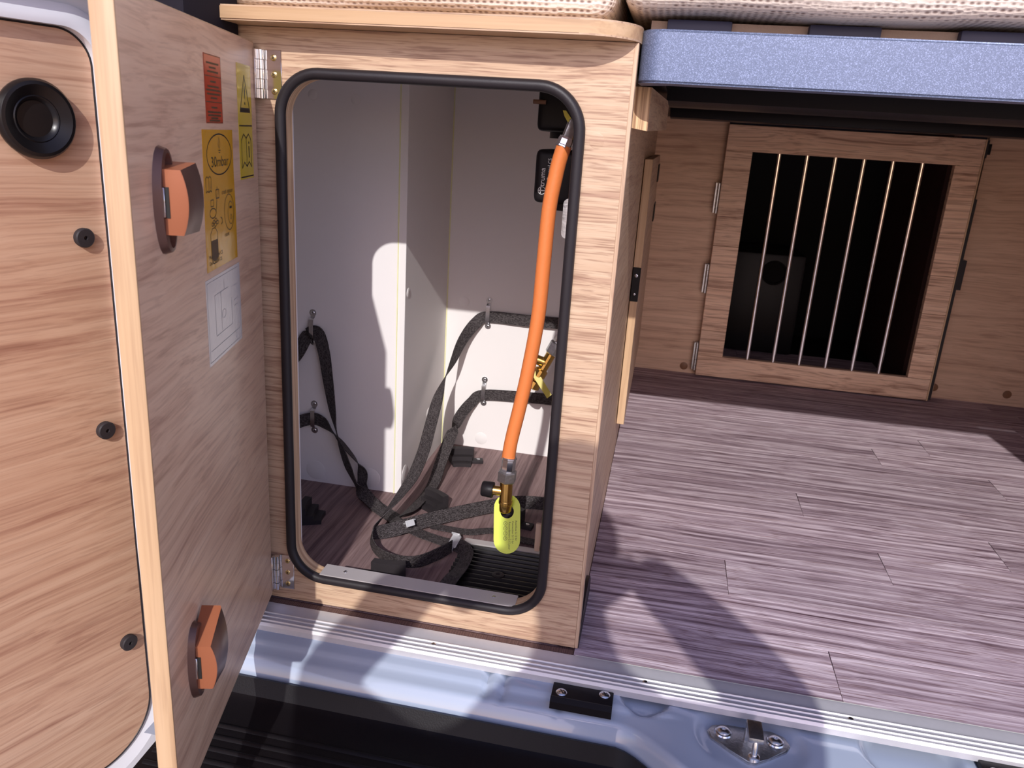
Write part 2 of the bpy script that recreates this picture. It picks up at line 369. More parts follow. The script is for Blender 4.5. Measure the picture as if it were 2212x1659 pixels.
def screw_mesh(name, r, mat, h=0.0012, slot=True, seg=14):
    """pan head looking along -y with a cross recess"""
    mb = MB(); mb.lathe([(r, 0), (r, h * 0.4), (r * 0.82, h * 0.85), (r * 0.4, h)], (0, 0, 0), (0, -1, 0), seg)
    if slot:
        mb.mi = 1
        for a in (0.5, 2.07):
            c, s = math.cos(a), math.sin(a)
            mb.strip((0, -h - 0.00004, 0), (1, 0, 0), (0, 0, 1), [(-r * 0.45 * c, -r * 0.45 * s), (r * 0.45 * c, r * 0.45 * s)], r * 0.2, 1)
    bm = mb.bm; me = bpy.data.meshes.new(name); bm.to_mesh(me); bm.free()
    me.materials.append(M[mat]); me.materials.append(M['ink']); me.shade_smooth(); me.set_sharp_from_angle(angle=math.radians(40))
    return me
SCREW = {'steel': screw_mesh('screw', 0.0034, 'steel'), 'brass': screw_mesh('screw', 0.0034, 'zinc_yellow'), 'big': screw_mesh('screw', 0.0075, 'steel', 0.003)}
def screw(parent, loc, kind='steel', rot=(0, 0, 0), scale=1.0, world=True):
    o = bpy.data.objects.new('screw', SCREW[kind]); link(o, parent)
    o.location = V(loc) - WL.get(parent.name, V((0, 0, 0))) if world else loc
    o.rotation_euler = rot; o.scale = (scale,) * 3
    return o
UPROT = (-math.pi / 2, 0, 0)      # screw head facing up

# ------------------------------------------------------------------ the setting
gr = ob('ground', MB().box(-12, 12, -12, 12, -0.70, -0.62), 'ground'); tag(gr, kind='structure')
# van floor: a base sheet with printed planks laid row by row
fl = ob('floor', MB().box(-0.6, 1.0, -0.012, 2.3, -0.02, -0.0012), 'vinyl_edge'); tag(fl, kind='structure'); WL[fl.name] = V((0, 0, 0))
ROW = 0.0965; rows = []
cuts = {0: [.3075], 1: [.70], 2: [.193], 3: [.431], 4: [.6235], 5: [.335], 6: [.92], 7: [.723], 8: [.528], 9: [.645], 10: [.95], 11: [.9], 12: [.95], 13: [.9], 14: [.4], 15: [.6], 16: [.3]}
for k, cs in cuts.items():
    y0 = -0.0115 + ROW * k; xs = [0.0005] + [c for c in cs if c > 0.01] + [1.0]
    for a, b in zip(xs, xs[1:]):
        g = 0.00035
        mb = MB().box(a + g, b - g, y0 + g * 0.6, y0 + ROW - g * 0.6, -0.0012, 0.0, bev=0.0003, seg=1)
        ob('plank', mb, 'vinyl', fl)
wl = ob('wall_left', MB().box(-0.80, -0.66, 0.02, 2.3, -0.05, 1.3), 'charcoal'); tag(wl, kind='structure')
wr = ob('wall_right', MB().box(1.30, 1.36, 0.02, 2.3, -0.05, 1.3), 'grey_lining'); tag(wr, kind='structure')
ce = ob('ceiling', MB().box(-0.80, 1.36, 0.02, 2.36, 1.30, 1.34), 'grey_lining'); tag(ce, kind='structure')
wf = ob('wall_front', MB().box(-0.80, 1.36, 2.30, 2.36, -0.05, 1.3), 'charcoal'); tag(wf, kind='structure')
pi_ = ob('shade_pillar', MB().box(-0.46, -0.405, -0.10, 0.0, -0.02, 1.3, bev=0.01), 'charcoal'); tag(pi_, kind='structure')  # unseen pillar added to shade the left end of the sill
# partition at the end of the luggage aisle, left and right of the barred gate
wb = ob('wall_back', MB().box(0.0, 0.172, 1.288, 1.304, 0.0, 0.66), 'wood_back'); tag(wb, kind='structure'); WL[wb.name] = V((0, 0, 0))
mb = MB(); mb.box(0.772, 1.0, 1.315, 1.331, 0.0, 0.66)
ob('wall_back_panel', mb, 'wood_back', wb)
mb = MB(); mb.box(0.755, 0.772, 1.30, 1.331, 0.0, 0.50, bev=0.001); ob('edge_strip', mb, 'wood_z', wb)
for x, y, z in ((0.1392, 1.288, 0.0185), (0.952, 1.315, 0.030), (0.777, 1.315, 0.028)):
    ob('cover_cap', MB().lathe([(0.0105, 0), (0.0105, 0.0006), (0.0095, 0.001)], (x, y, z), (0, -1, 0), 20), 'dot', wb)
# cab space behind the gate: end wall and floor blackened to give its gloom
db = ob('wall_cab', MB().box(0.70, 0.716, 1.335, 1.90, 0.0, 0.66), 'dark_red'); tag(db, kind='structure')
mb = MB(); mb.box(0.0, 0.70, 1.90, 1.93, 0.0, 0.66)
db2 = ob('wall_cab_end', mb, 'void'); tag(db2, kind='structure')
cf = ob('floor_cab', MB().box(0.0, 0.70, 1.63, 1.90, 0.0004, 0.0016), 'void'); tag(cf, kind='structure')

# ------------------------------------------------------------------ white sill pressing and black step
def sill_h(x, y):
    """height of the painted sill at (x, y)"""
    def ss(a, b, t):
        t = max(0.0, min(1.0, (t - a) / (b - a))); return t * t * (3 - 2 * t)
    s = -y
    edge = 0.088 + 0.055 * ss(0.06, 0.16, x)
    z = -0.013 - 0.010 * ss(0.05, edge, s) - 0.006 * ss(0.10, 0.18, x)
    z -= 0.055 * ss(edge - 0.006, edge + 0.022, s)
    # pressed dishes along the strip
    def dish(cx, cy, rx, ry, dep):
        q = ((x - cx) / rx) ** 2 + ((s - cy) / ry) ** 2
        return -dep * (1 - ss(0.55, 1.0, q)) if q < 1 else 0.0
    q_ = 1 - ss(0.75, 1.35, ((x - 0.203) / 0.055) ** 2 + ((s - 0.076) / 0.042) ** 2)
    z = z * (1 - q_) + -0.0265 * q_
    z += dish(0.088, 0.046, 0.030, 0.026, 0.008) + dish(0.372, 0.050, 0.055, 0.050, 0.012)
    # ribs pressed across beneath the strip
    for cx in (-0.092, -0.072, -0.006):
        z -= 0.004 * math.exp(-((x - cx) / 0.004) ** 2) * (1 - ss(0.075, 0.088, s))
    z -= 0.003 * ss(0.066, 0.070, s) * (1 - ss(0.10, 0.14, x))
    return z
NX, NY = 330, 56
mb = MB(); X0, X1, Y0, Y1 = -0.46, 0.86, -0.030, -0.175
vs = []
for j in range(NY + 1):
    for i in range(NX + 1):
        x = X0 + (X1 - X0) * i / NX; y = Y0 + (Y1 - Y0) * j / NY; vs.append((x, y, sill_h(x, y)))
fs = [(j * (NX + 1) + i, j * (NX + 1) + i + 1, (j + 1) * (NX + 1) + i + 1, (j + 1) * (NX + 1) + i) for j in range(NY) for i in range(NX)]
mb.raw(vs, fs)
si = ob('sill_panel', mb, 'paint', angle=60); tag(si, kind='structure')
# black ribbed step
mb = MB(); NXB = 120
def edge_y(x):
    t = max(0.0, min(1.0, (x - 0.06) / 0.10)); t = t * t * (3 - 2 * t); return -(0.098 + 0.055 * t)
cols = []
for i in range(NXB + 1):
    x = -0.43 + 1.31 * i / NXB; ey = edge_y(x)
    prof = [(ey + 0.004, -0.085), (ey, -0.044 - 0.010 * max(0, min(1, (x - .06) / .1))), (ey - 0.004, -0.0425 - 0.010 * max(0, min(1, (x - .06) / .1))), (ey - 0.013, -0.060), (ey - 0.020, -0.0635), (min(ey - 0.03, -0.155), -0.066), (-0.36, -0.072), (-0.375, -0.085), (-0.38, -0.2)]
    cols.append([mb.bm.verts.new((x, p[0], p[1])) for p in prof])
for A, B in zip(cols, cols[1:]):
    for k in range(len(A) - 1): mb.face([A[k], A[k + 1], B[k + 1], B[k]])
st = thing('rear_step', (0, -0.23, -0.2), 'black ribbed plastic rear step below the white sill', 'step')
ob('step_shell', mb, 'bumper', st, angle=30)
for k in range(9):
    y = -0.155 - 0.0165 * k - 0.003; z = -0.0662 - 0.006 * (k * 0.0165 / 0.205)
    mb = MB(); pr = [(y + 0.0045, z - 0.002), (y + 0.0015, z + 0.0024), (y - 0.0012, z + 0.0024), (y - 0.0045, z - 0.002)]
    mb.prism(pr, 'x', -0.425, 0.04); ob('rib', mb, 'bumper', st, angle=60)
mb = MB(); mb.lathe([(0.017, 0), (0.017, 0.0012), (0.0145, 0.0022), (0.0125, 0.0012), (0.006, 0.0014), (0.004, 0.0004), (0, 0.0004)], (0.052, -0.130, -0.0648), (0, 0, 1), 28); ob('plug', mb, 'bumper', st)

# ------------------------------------------------------------------ aluminium threshold strip
ts = thing('threshold_strip', (0.2, -0.03, -0.012), 'ridged aluminium threshold strip along the edge of the wood-look floor', 'strip')
pr = [(-0.0525, -0.0135), (-0.0525, -0.006), (-0.0505, -0.0025)]
for k in range(3):
    c = -0.046 + 0.0068 * k
    pr += [(c - 0.0016, -0.0022 + 0.0006 * k), (c - 0.0008, -0.0006 + 0.0006 * k), (c + 0.0008, -0.0006 + 0.0006 * k), (c + 0.0016, -0.0022 + 0.0006 * k)]
pr += [(-0.026, -0.0002), (-0.0185, 0.0016), (-0.0145, 0.0018), (-0.0128, 0.0004), (-0.0128, -0.0135)]
ob('strip', MB().prism(pr, 'x', -0.40, 0.99), 'alu', ts, angle=20)
for x in (-0.165, 0.0865, 0.3105, 0.56):
    screw(ts, (x, -0.0366, -0.0008), 'steel', UPROT, 0.9)
mb = MB(); mb.box(-0.40, 0.0, -0.0128, -0.0045, -0.004, 0.0012); ve = ob('trim_1', mb, 'vinyl_edge'); tag(ve, kind='structure')
mb = MB(); mb.box(0.003, 0.99, -0.0130, -0.0113, -0.003, 0.0005); ve = ob('trim_2', mb, 'cream'); tag(ve, kind='structure')

# ------------------------------------------------------------------ hinge plates and striker on the sill
def black_plate(x0, x1, label):
    t = thing('buffer_plate', ((x0 + x1) / 2, -0.058, -0.014), label, 'plate', 'black plates screwed to the sill')
    ob('plate', MB().box(x0, x1, -0.078, -0.034, -0.020, -0.0105, bev=0.0012), 'black', t)
    ob('plate_lip', MB().prism([(-0.0835, -0.022), (-0.0835, -0.013), (-0.0775, -0.0098), (-0.0755, -0.0105), (-0.0755, -0.022)], 'x', x0, x1), 'black', t)
    screw(t, (x0 + 0.011, -0.0685, -0.0108), 'big', UPROT, 0.85); screw(t, (x1 - 0.010, -0.0595, -0.0108), 'big', UPROT, 0.85)
    return t
black_plate(-0.016, 0.053, 'black plastic plate with two screws, left on the white sill')
black_plate(0.437, 0.53, 'black plastic plate at the right end of the sill, partly out of frame')
stt = thing('door_striker', (0.203, -0.08, -0.03), 'galvanised door striker with an upright loop bolted to the sill', 'striker')
zb = -0.0225
out = [(0.158, -0.069), (0.164, -0.059), (0.176, -0.055), (0.228, -0.053), (0.241, -0.058), (0.246, -0.070), (0.241, -0.080), (0.220, -0.097), (0.206, -0.107), (0.198, -0.107), (0.180, -0.094), (0.161, -0.079)]
mb = MB().prism(out, 'z', zb - 0.006, zb); bmesh.ops.bevel(mb.bm, geom=[e for e in mb.bm.edges if all(v.co.z > zb - 0.001 for v in e.verts)], offset=0.0015, segments=2, affect='EDGES')
ob('base_plate', mb, 'galv', stt)
for x, y in ((0.175, -0.069), (0.230, -0.069)):
    mb = MB().lathe([(0.010, 0), (0.009, 0.0016), (0.0075, 0.002), (0.0072, 0.0036), (0.005, 0.0048), (0.0028, 0.005), (0.0025, 0.0036), (0, 0.0036)], (x, y, zb), (0, 0, 1), 20); ob('bolt', mb, 'steel', stt)
ob('loop_bar', MB().tube(catmull([(0.2045, -0.1005, zb - 0.002), (0.2045, -0.0990, zb + 0.010), (0.2045, -0.0950, zb + 0.021)], 5), 0.0030, 12), 'steel', stt)
ob('collar', MB().lathe([(0.0065, 0), (0.006, 0.003), (0.0045, 0.004)], (0.2045, -0.1005, zb), (0, 0, 1), 20), 'steel', stt)
mb = MB(); mb.box(0.1965, 0.2125, -0.099, -0.070, zb + 0.017, zb + 0.0235, bev=0.002); mb.box(0.1965, 0.2125, -0.076, -0.068, zb - 0.002, zb + 0.0225, bev=0.002); ob('loop_bracket', mb, 'galv', stt)

# ------------------------------------------------------------------ gas locker
GL = thing('gas_locker', (-0.19, 0.0, 0.0), 'oak-look gas bottle locker standing open with white lined inside', 'cabinet')
hole = rrect(-0.3580, -0.0490, 0.0445, 0.6285, 0.040, 10)
hole = hole[::-1]
mb = MB(); mb.holed([(-0.415, 0.0015), (0.0, 0.0015), (0.0, 0.6755), (-0.415, 0.6755)], hole, 0.0, 0.0155, 1)
ob('front_panel', mb, ['wood_x', 'ply'], GL, angle=30)
ob('corner_edging', MB().box(0.0, 0.0042, -0.0004, 0.0158, 0.0015, 0.6755, bev=0.0006, seg=1), 'wood_z', GL)
ob('side_panel', MB().box(-0.0155, 0.0, 0.0158, 1.285, 0.0, 0.6755), 'wood_y', GL)
ob('edge_flap', MB().prism([(0.004, 0.0), (0.135, 0.0), (0.13, 0.020), (0.112, 0.036), (0.085, 0.046), (0.050, 0.046), (0.020, 0.030), (0.006, 0.012)], 'x', 0.0002, 0.0050), 'rubber', GL)
ob('liner_right', MB().box(-0.0195, -0.0157, 0.0158, 0.587, 0.0, 0.675), 'white', GL)
ob('liner_left_rear', MB().box(-0.64, -0.3462, 0.3360, 0.345, 0.0, 0.675), 'white_in', GL)
ob('liner_return', MB().box(-0.3460, -0.3335, 0.3355, 0.5786, 0.0, 0.675, bev=0.0006, seg=1), 'white', GL)
ob('liner_right_rear', MB().box(-0.3460, -0.0200, 0.5790, 0.590, 0.0, 0.675), 'white', GL)
ob('liner_left', MB().box(-0.65, -0.6405, 0.0, 0.345, 0.0, 0.675), 'white', GL)
ob('liner_sun_stop', MB().box(-0.64, -0.3590, 0.0160, 0.0200, 0.0, 0.661), 'white', GL)  # hidden panel added to keep sun from leaking in at the left
ob('liner_top', MB().box(-0.64, -0.0200, 0.0160, 0.5785, 0.662, 0.675), 'white', GL)
ob('joint_bead', MB().box(-0.3466, -0.3452, 0.3340, 0.3358, 0.0, 0.66), 'joint', GL)
ob('joint_bead', MB().box(-0.3335, -0.3320, 0.5772, 0.5790, 0.0, 0.66), 'joint', GL)
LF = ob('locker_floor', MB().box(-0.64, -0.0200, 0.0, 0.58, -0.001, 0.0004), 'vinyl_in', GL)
# rubber seal round the opening
path = [(p[0], -0.0035, p[1]) for p in rrect(-0.3622, -0.0450, 0.0402, 0.6328, 0.043, 12)]
ob('seal', MB().tube(path, 0.0058, 14, closed=True, up=(0, 1, 0)), 'rubber', GL, angle=80)
# aluminium strip over the lower lip
mb = MB(); mb.prism([(-0.004, 0.0455), (-0.004, 0.0472), (0.0195, 0.0480), (0.0215, 0.0455), (0.0215, 0.030), (0.0203, 0.030), (0.0203, 0.0452)], 'x', -0.325, -0.0755)
LP = ob('lip_strip', mb, 'alu_soft', GL)
for x in (-0.296, -0.104): screw(LP, (x, 0.0095, 0.0476), 'steel', UPROT, 0.75)
# cover caps moulded over the liner screws
for x, y, z, n, rr in ((-0.482, 0.336, 0.623, (0, -1, 0), 0.0075), (-0.415, 0.336, 0.620, (0, -1, 0), 0.0075), (-0.486, 0.336, 0.022, (0, -1, 0), 0.017), (-0.388, 0.336, 0.022, (0, -1, 0), 0.017),
                 (-0.3335, 0.350, 0.340, (1, 0, 0), 0.0075), (-0.3335, 0.352, 0.032, (1, 0, 0), 0.014), (-0.3335, 0.48, 0.095, (1, 0, 0), 0.010), (-0.300, 0.579, 0.285, (0, -1, 0), 0.010), (-0.255, 0.579, 0.02, (0, -1, 0), 0.012)):
    ob('cover_cap', MB().lathe([(rr, 0), (rr, 0.0004), (rr * 0.93, 0.0008)], (x, y, z), n, 24), 'white', GL)
for x, z in ((-0.028, 0.585), (-0.022, 0.105)):
    ob('cover_cap', MB().lathe([(0.0075, 0), (0.0075, 0.0002), (0.007, 0.0003)], (x, 0.0, z), (0, -1, 0), 24), 'wood_x', GL)
# strap brackets
def bracket(x, y, zt, zb):
    mb = MB(); yw = y
    for z in (zt, zb):
        mb.lathe([(0.0058, 0), (0.0058, 0.0012)], (x, yw, z), (0, -1, 0), 18)
    hw = 0.0036
    prof = [(zt + 0.001, 0.0012), (zt - 0.006, 0.0014), (zt - 0.0095, 0.0085), (zt - 0.013, 0.0095), (zb + 0.012, 0.0095), (zb + 0.008, 0.0085), (zb + 0.004, 0.0014), (zb - 0.001, 0.0012)]
    th = 0.0012
    o_ = [(yw - d_, z_) for z_, d_ in prof] + [(yw - d_ + th, z_) for z_, d_ in reversed(prof)]
    mb.prism(o_, 'x', x - hw, x + hw)
    b = ob('strap_bracket', mb, 'steel', GL)
    for z in (zt + 0.0005, zb - 0.0005): screw(b, (x, yw - 0.0012, z), 'steel', (0, 0, 0), 0.85)
for x, y, zt, zb in ((-0.4865, 0.336, 0.295, 0.2475), (-0.4865, 0.336, 0.141, 0.095), (-0.2530, 0.579, 0.293, 0.2445), (-0.2535, 0.579, 0.140, 0.0935)):
    bracket(x, y, zt, zb)
# stepped black rests that keep the bottles in place
def rest(x, y, ang, steps=3, s=1.0):
    mb = MB()
    prof = [(0, 0), (0.034, 0), (0.034, 0.007), (0.022, 0.007), (0.022, 0.015), (0.011, 0.015), (0.011, 0.027), (0.0, 0.027)]
    R0 = 0.105; n = 8; rings = []
    for i in range(n + 1):
        a = math.radians(-13 + 26 * i / n)
        rings.append([mb.bm.verts.new((V(((R0 - p[0] * s) * math.sin(a), R0 - (R0 - p[0] * s) * math.cos(a), p[1] * s)))) for p in prof])
    for A, B in zip(rings, rings[1:]):
        for k in range(len(prof)): mb.face([A[k], A[(k + 1) % len(prof)], B[(k + 1) % len(prof)], B[k]])
    mb.face(rings[0][::-1]); mb.face(rings[-1])
    mb.box(-0.040 * s, -0.018 * s, 0.004, 0.020, 0, 0.006, bev=0.001)
    q = Matrix.Translation((x, y, 0.0004)) @ Matrix.Rotation(ang, 4, 'Z')
    for v in mb.bm.verts: v.co = q @ v.co
    o = ob('bottle_rest', mb, 'black_soft', GL, angle=30)
    sp = q @ V((-0.031 * s, 0.012, 0.006))
    screw(o, sp, 'steel', UPROT, 1.0)
rest(-0.276, 0.510, math.radians(198)); rest(-0.262, 0.318, math.radians(150), s=0.95); rest(-0.262, 0.072, math.radians(8), s=1.05)
rest(-0.452, 0.205, math.radians(-90 + 12)); rest(-0.138, 0.300, math.radians(172), s=1.0)
# ventilation grille let into the floor
GX0, GX1, GY0, GY1 = -0.190, -0.058, 0.050, 0.206
gr_ = ob('vent_grille', MB().box(GX0, GX1, GY0, GY1, 0.0004, 0.0008), 'void', GL)
for k in range(14):
    y = GY0 + 0.006 + 0.0109 * k
    ob('slat', MB().prism([(y - 0.0030, 0.0008), (y - 0.0012, 0.0050), (y + 0.0008, 0.0050), (y + 0.0030, 0.0008)], 'x', GX0, GX1), 'black_gloss', gr_)
ob('grille_screw', MB().lathe([(0.0085, 0), (0.0085, 0.0010), (0.006, 0.0018), (0.003, 0.0014), (0.0025, 0.0003), (0, 0.0003)], (-0.122, 0.128, 0.0048), (0, 0, 1), 20), 'black_soft', gr_)
ob('grille_border', MB().box(GX0 - 0.002, GX1, GY1, GY1 + 0.014, 0.0004, 0.0030, bev=0.0006, seg=1), 'alu_soft', gr_)
# hinges: frame leaf, knuckles, screws
def hinge(z0, z1):
    mb = MB(); mb.box(-0.3795, -0.3605, -0.0016, 0.0, z0, z1, bev=0.0004, seg=1)
    h = ob('hinge', mb, 'chrome', GL)
    for k in range(5):
        a = z0 + (z1 - z0) * k / 5; b = z0 + (z1 - z0) * (k + 1) / 5 - 0.0005
        ob('knuckle', MB().cyl((-0.3818, -0.0052, a), (-0.3818, -0.0052, b), 0.0031 if k % 2 else 0.0034, seg=16), 'chrome', h)
    for k in range(3): screw(h, (-0.3690, -0.0016, z0 + (z1 - z0) * (0.16 + 0.34 * k)), 'brass', (0, 0, 0), 0.95)
    mb = MB(); mb.box(-0.3862, -0.3842, -0.0125, -0.0055, z0, z1, bev=0.0003, seg=1); ob('hinge_leaf', mb, 'chrome', h)
hinge(0.6055, 0.6535); hinge(0.0165, 0.0640)

# ------------------------------------------------------------------ locker door (swung open towards the camera)
ANG = math.atan2(-0.9673, 0.2534)
DL, DZ0, DZ1, DT = 0.3430, 0.010, 0.6600, 0.016
mb = MB(); mb.box(0.0, DL, -DT, 0.0, DZ0, DZ1, bev=0.0014, seg=2)
for f_ in mb.bm.faces:
    c = f_.calc_center_median()
    if c.x > DL - 0.002 or c.z > DZ1 - 0.0019 or c.z < DZ0 + 0.0019 or c.x < 0.002: f_.material_index = 1
DOOR = ob('door', mb, ['wood_door', 'edge_z'], GL, local=True)
DOOR.location = V((-0.3875, -0.0075, 0.0)) - V(GL.location); DOOR.rotation_euler = (0, 0, ANG)
WL[DOOR.name] = V((0, 0, 0))
TX, TY = V((-1, 0, 0)), V((0, 0, 1))
def on_door(u, z, v=0.0): return V((u, v, z))
# orange notice
mb = MB(); mb.box(0.123, 0.171, 0.0, 0.0003, 0.579, 0.635)
o0 = on_door(0.147, 0.607, 0.0004)
for zz in (0.0105, -0.0105): mb.strip(o0, TX, TY, [(-0.0225, zz), (0.0225, zz)], 0.0007, 1)
mb.strip(o0, TX, TY, [(-0.0235, -0.0275), (0.0235, -0.0275), (0.0235, 0.0275), (-0.0235, 0.0275)], 0.0005, 1, True)
rng = random.Random(3)
for z_, ws in ((0.021, 0.034), (0.0175, 0.019), (0.0142, 0.030), (0.0062, 0.016), (0.0022, 0.032), (-0.0008, 0.040), (-0.0040, 0.038), (-0.0072, 0.018), (-0.0150, 0.016), (-0.0188, 0.038), (-0.0215, 0.036), (-0.0238, 0.020), (-0.0258, 0.030)):
    x = -ws / 2
    while x < ws / 2:
        l_ = rng.uniform(0.002, 0.0055); mb.strip(o0, TX, TY, [(x, z_), (min(x + l_, ws / 2), z_)], 0.0015, 1); x += l_ + 0.0011
ob('notice_sticker', mb, ['orange_st', 'ink_soft'], DOOR, local=True)['label'] = 'orange warning notice in three blocks'
# yellow operating sticker
mb = MB()
pts = [(0.0945, 0.4535), (0.0935, 0.50), (0.0955, 0.53), (0.0945, 0.5735), (0.1855, 0.5738), (0.1862, 0.55), (0.1895, 0.50), (0.1905, 0.4535)]
mb.prism(pts, 'y', 0.0, 0.0003)
o0 = on_door(0.1405, 0.5135, 0.0004)
def ell(cx, cy, rx, ry, n=28, a0=0, a1=360): return [(cx + rx * math.cos(math.radians(a0 + (a1 - a0) * i / n)), cy + ry * math.sin(math.radians(a0 + (a1 - a0) * i / n))) for i in range(n + (0 if a1 - a0 == 360 else 1))]
mb.strip(o0, TX, TY, ell(0.002, 0.039, 0.0375, 0.0175), 0.0012, 1, True)
mb.text('30mbar', 0.0128, o0 + TX * 0.002 + TY * 0.0325, TX, TY, 1, squash=1.35)
mb.strip(o0, TX, TY, [(0.0, 0.0405), (0.004, 0.0405)], 0.0006, 1); mb.strip(o0, TX, TY, [(-0.001, 0.0425), (0.005, 0.0425)], 0.0006, 1)
mb.strip(o0, TX, TY, [(0.002, 0.044), (-0.0015, 0.047), (0.002, 0.0535), (0.0045, 0.048), (0.002, 0.044)], 0.0006, 1)
bx, bz = -0.0345, 0.0145
mb.strip(o0, TX, TY, [(bx - 0.0075, bz - 0.0065), (bx - 0.0075, bz + 0.0055), (bx - 0.004, bz + 0.007), (bx, bz + 0.0055), (bx + 0.004, bz + 0.007), (bx + 0.0075, bz + 0.0055), (bx + 0.0075, bz - 0.0065), (bx + 0.004, bz - 0.005), (bx, bz - 0.0065), (bx - 0.004, bz - 0.005)], 0.0008, 1, True)
mb.strip(o0, TX, TY, [(bx, bz + 0.0055), (bx, bz - 0.0065)], 0.0006, 1); mb.text('i', 0.010, o0 + TX * (bx + 0.004) + TY * (bz - 0.0005), TX, TY, 1)
mb.text('crash sensor', 0.0062, o0 + TX * 0.021 + TY * 0.0055, TX, TY, 1, squash=1.15)
mb.strip(o0, TX, TY, ell(0.0245, -0.0140, 0.016, 0.0165), 0.0007, 1, True); mb.strip(o0, TX, TY, ell(0.029, -0.0150, 0.009, 0.0105), 0.0006, 1, True)
mb.strip(o0, TX, TY, [(0.0265, -0.010), (0.0325, -0.010)], 0.0022, 1); mb.strip(o0, TX, TY, ell(0.0295, -0.0190, 0.0022, 0.0022, 12), 0.0006, 1, True)
mb.text('reset', 0.0058, o0 + TX * 0.014 + TY * -0.0335, TX, TY, 1, squash=1.2)
mb.strip(o0, TX, TY, ell(-0.026, -0.0105, 0.009, 0.0042), 0.0009, 1, True); mb.strip(o0, TX, TY, [(-0.017, -0.0105), (-0.011, 0.006), (-0.011, 0.0115)], 0.0009, 1)
mb.strip(o0, TX, TY, [(-0.015, 0.0015), (-0.006, 0.0015), (-0.006, 0.009), (-0.015, 0.009)], 0.0008, 1, True); mb.strip(o0, TX, TY, [(-0.031, -0.0045), (-0.023, -0.0045), (-0.023, 0.001), (-0.031, 0.001)], 0.0007, 1, True)
for dx, dz in ((-0.025, -0.0185), (-0.019, -0.017), (-0.014, -0.0195), (-0.021, -0.021), (-0.028, -0.020)): mb.strip(o0, TX, TY, ell(dx, dz, 0.0032, 0.0016, 10), 0.0007, 1, True)
mb.strip(o0, TX, TY, [(-0.004, -0.016), (0.0, -0.0175), (0.001, -0.021), (-0.003, -0.0225)], 0.0009, 1)
cyl_ = [(-0.036, -0.028), (-0.030, -0.0235), (-0.022, -0.0235), (-0.016, -0.028), (-0.016, -0.050), (-0.021, -0.0545), (-0.031, -0.0545), (-0.036, -0.050)]
mb.strip(o0, TX, TY, cyl_, 0.0007, 1, True)
mb.poly(o0, TX, TY, [(-0.035, -0.034), (-0.0165, -0.034), (-0.0165, -0.050), (-0.0215, -0.0525), (-0.030, -0.0525), (-0.035, -0.050)], 2)
for k, t_ in enumerate(('MonoControl CS', 'DuoControl CS')): mb.text(t_, 0.0046, o0 + TX * -0.0435 + TY * (-0.0478 - 0.0 * k - 0.0055 * k), TX, TY, 1, 'LEFT', 1.25)
ob('operating_sticker', mb, ['yellow_st', 'ink', 'ink_soft'], DOOR, local=True)['label'] = 'large yellow pressure sticker reading 30mbar'
# narrow yellow warning sticker
mb = MB(); mb.box(0.0195, 0.0705, 0.0, 0.0003, 0.526, 0.635)
o0 = on_door(0.045, 0.5805, 0.0004)
mb.strip(o0, TX, TY, [(-0.0235, -0.0030), (0.0235, -0.0030)], 0.0013, 1); mb.strip(o0, TX, TY, [(-0.0235, -0.0523), (0.0235, -0.0523)], 0.0013, 1)
mb.strip(o0, TX, TY, [(-0.0175, 0.0115), (0.0, 0.0440), (0.0175, 0.0115)], 0.0016, 1, True)
mb.poly(o0, TX, TY, [(-0.019, 0.0095), (0.019, 0.0095), (0.0175, 0.0140), (-0.0175, 0.0140)], 1)
mb.text('!', 0.026, o0 + TY * 0.0245, TX, TY, 1)
bz = -0.0275
mb.strip(o0, TX, TY, [(-0.018, bz - 0.016), (-0.018, bz + 0.011), (-0.009, bz + 0.0165), (0, bz + 0.0125), (0.009, bz + 0.0165), (0.018, bz + 0.011), (0.018, bz - 0.016), (0.009, bz - 0.0105), (0, bz - 0.015), (-0.009, bz - 0.0105)], 0.0013, 1, True)
mb.strip(o0, TX, TY, [(0, bz + 0.0125), (0, bz - 0.015)], 0.0011, 1)
mb.text('i', 0.025, o0 + TX * 0.0095 + TY * (bz + 0.001), TX, TY, 1, squash=1.3)
ob('warning_sticker', mb, ['yellow_st2', 'ink'], DOOR, local=True)['label'] = 'narrow yellow warning triangle and manual sticker'
# white diagram sticker
mb = MB(); mb.box(0.0900, 0.1980, 0.0, 0.0003, 0.3695, 0.4475)
o0 = on_door(0.144, 0.4085, 0.0004)
mb.strip(o0, TX, TY, [(-0.051, -0.036), (0.051, -0.036), (0.051, 0.036), (-0.051, 0.036)], 0.0006, 1, True)
mb.strip(o0, TX, TY, [(-0.047, -0.026), (0.047, -0.026)], 0.0006, 1)
for a, b in (((-0.03, 0.022), (0.012, 0.022)), ((-0.03, 0.022), (-0.03, -0.016)), ((-0.03, -0.016), (0.022, -0.016)), ((0.022, -0.016), (0.022, 0.010)), ((0.0, 0.022), (0.0, 0.032)), ((-0.012, 0.022), (-0.012, -0.016)), ((0.03, 0.020), (0.045, 0.020)), ((0.03, 0.006), (0.045, 0.006)), ((0.03, 0.0), (0.042, 0.0)), ((0.034, -0.026), (0.034, -0.036))):
    mb.strip(o0, TX, TY, [a, b], 0.0006, 1)
mb.strip(o0, TX, TY, ell(-0.004, 0.0, 0.006, 0.004, 14), 0.0005, 1, True)
ob('diagram_sticker', mb, ['white_st', 'ink_grey'], DOOR, local=True)['label'] = 'white sticker with a faint line diagram'
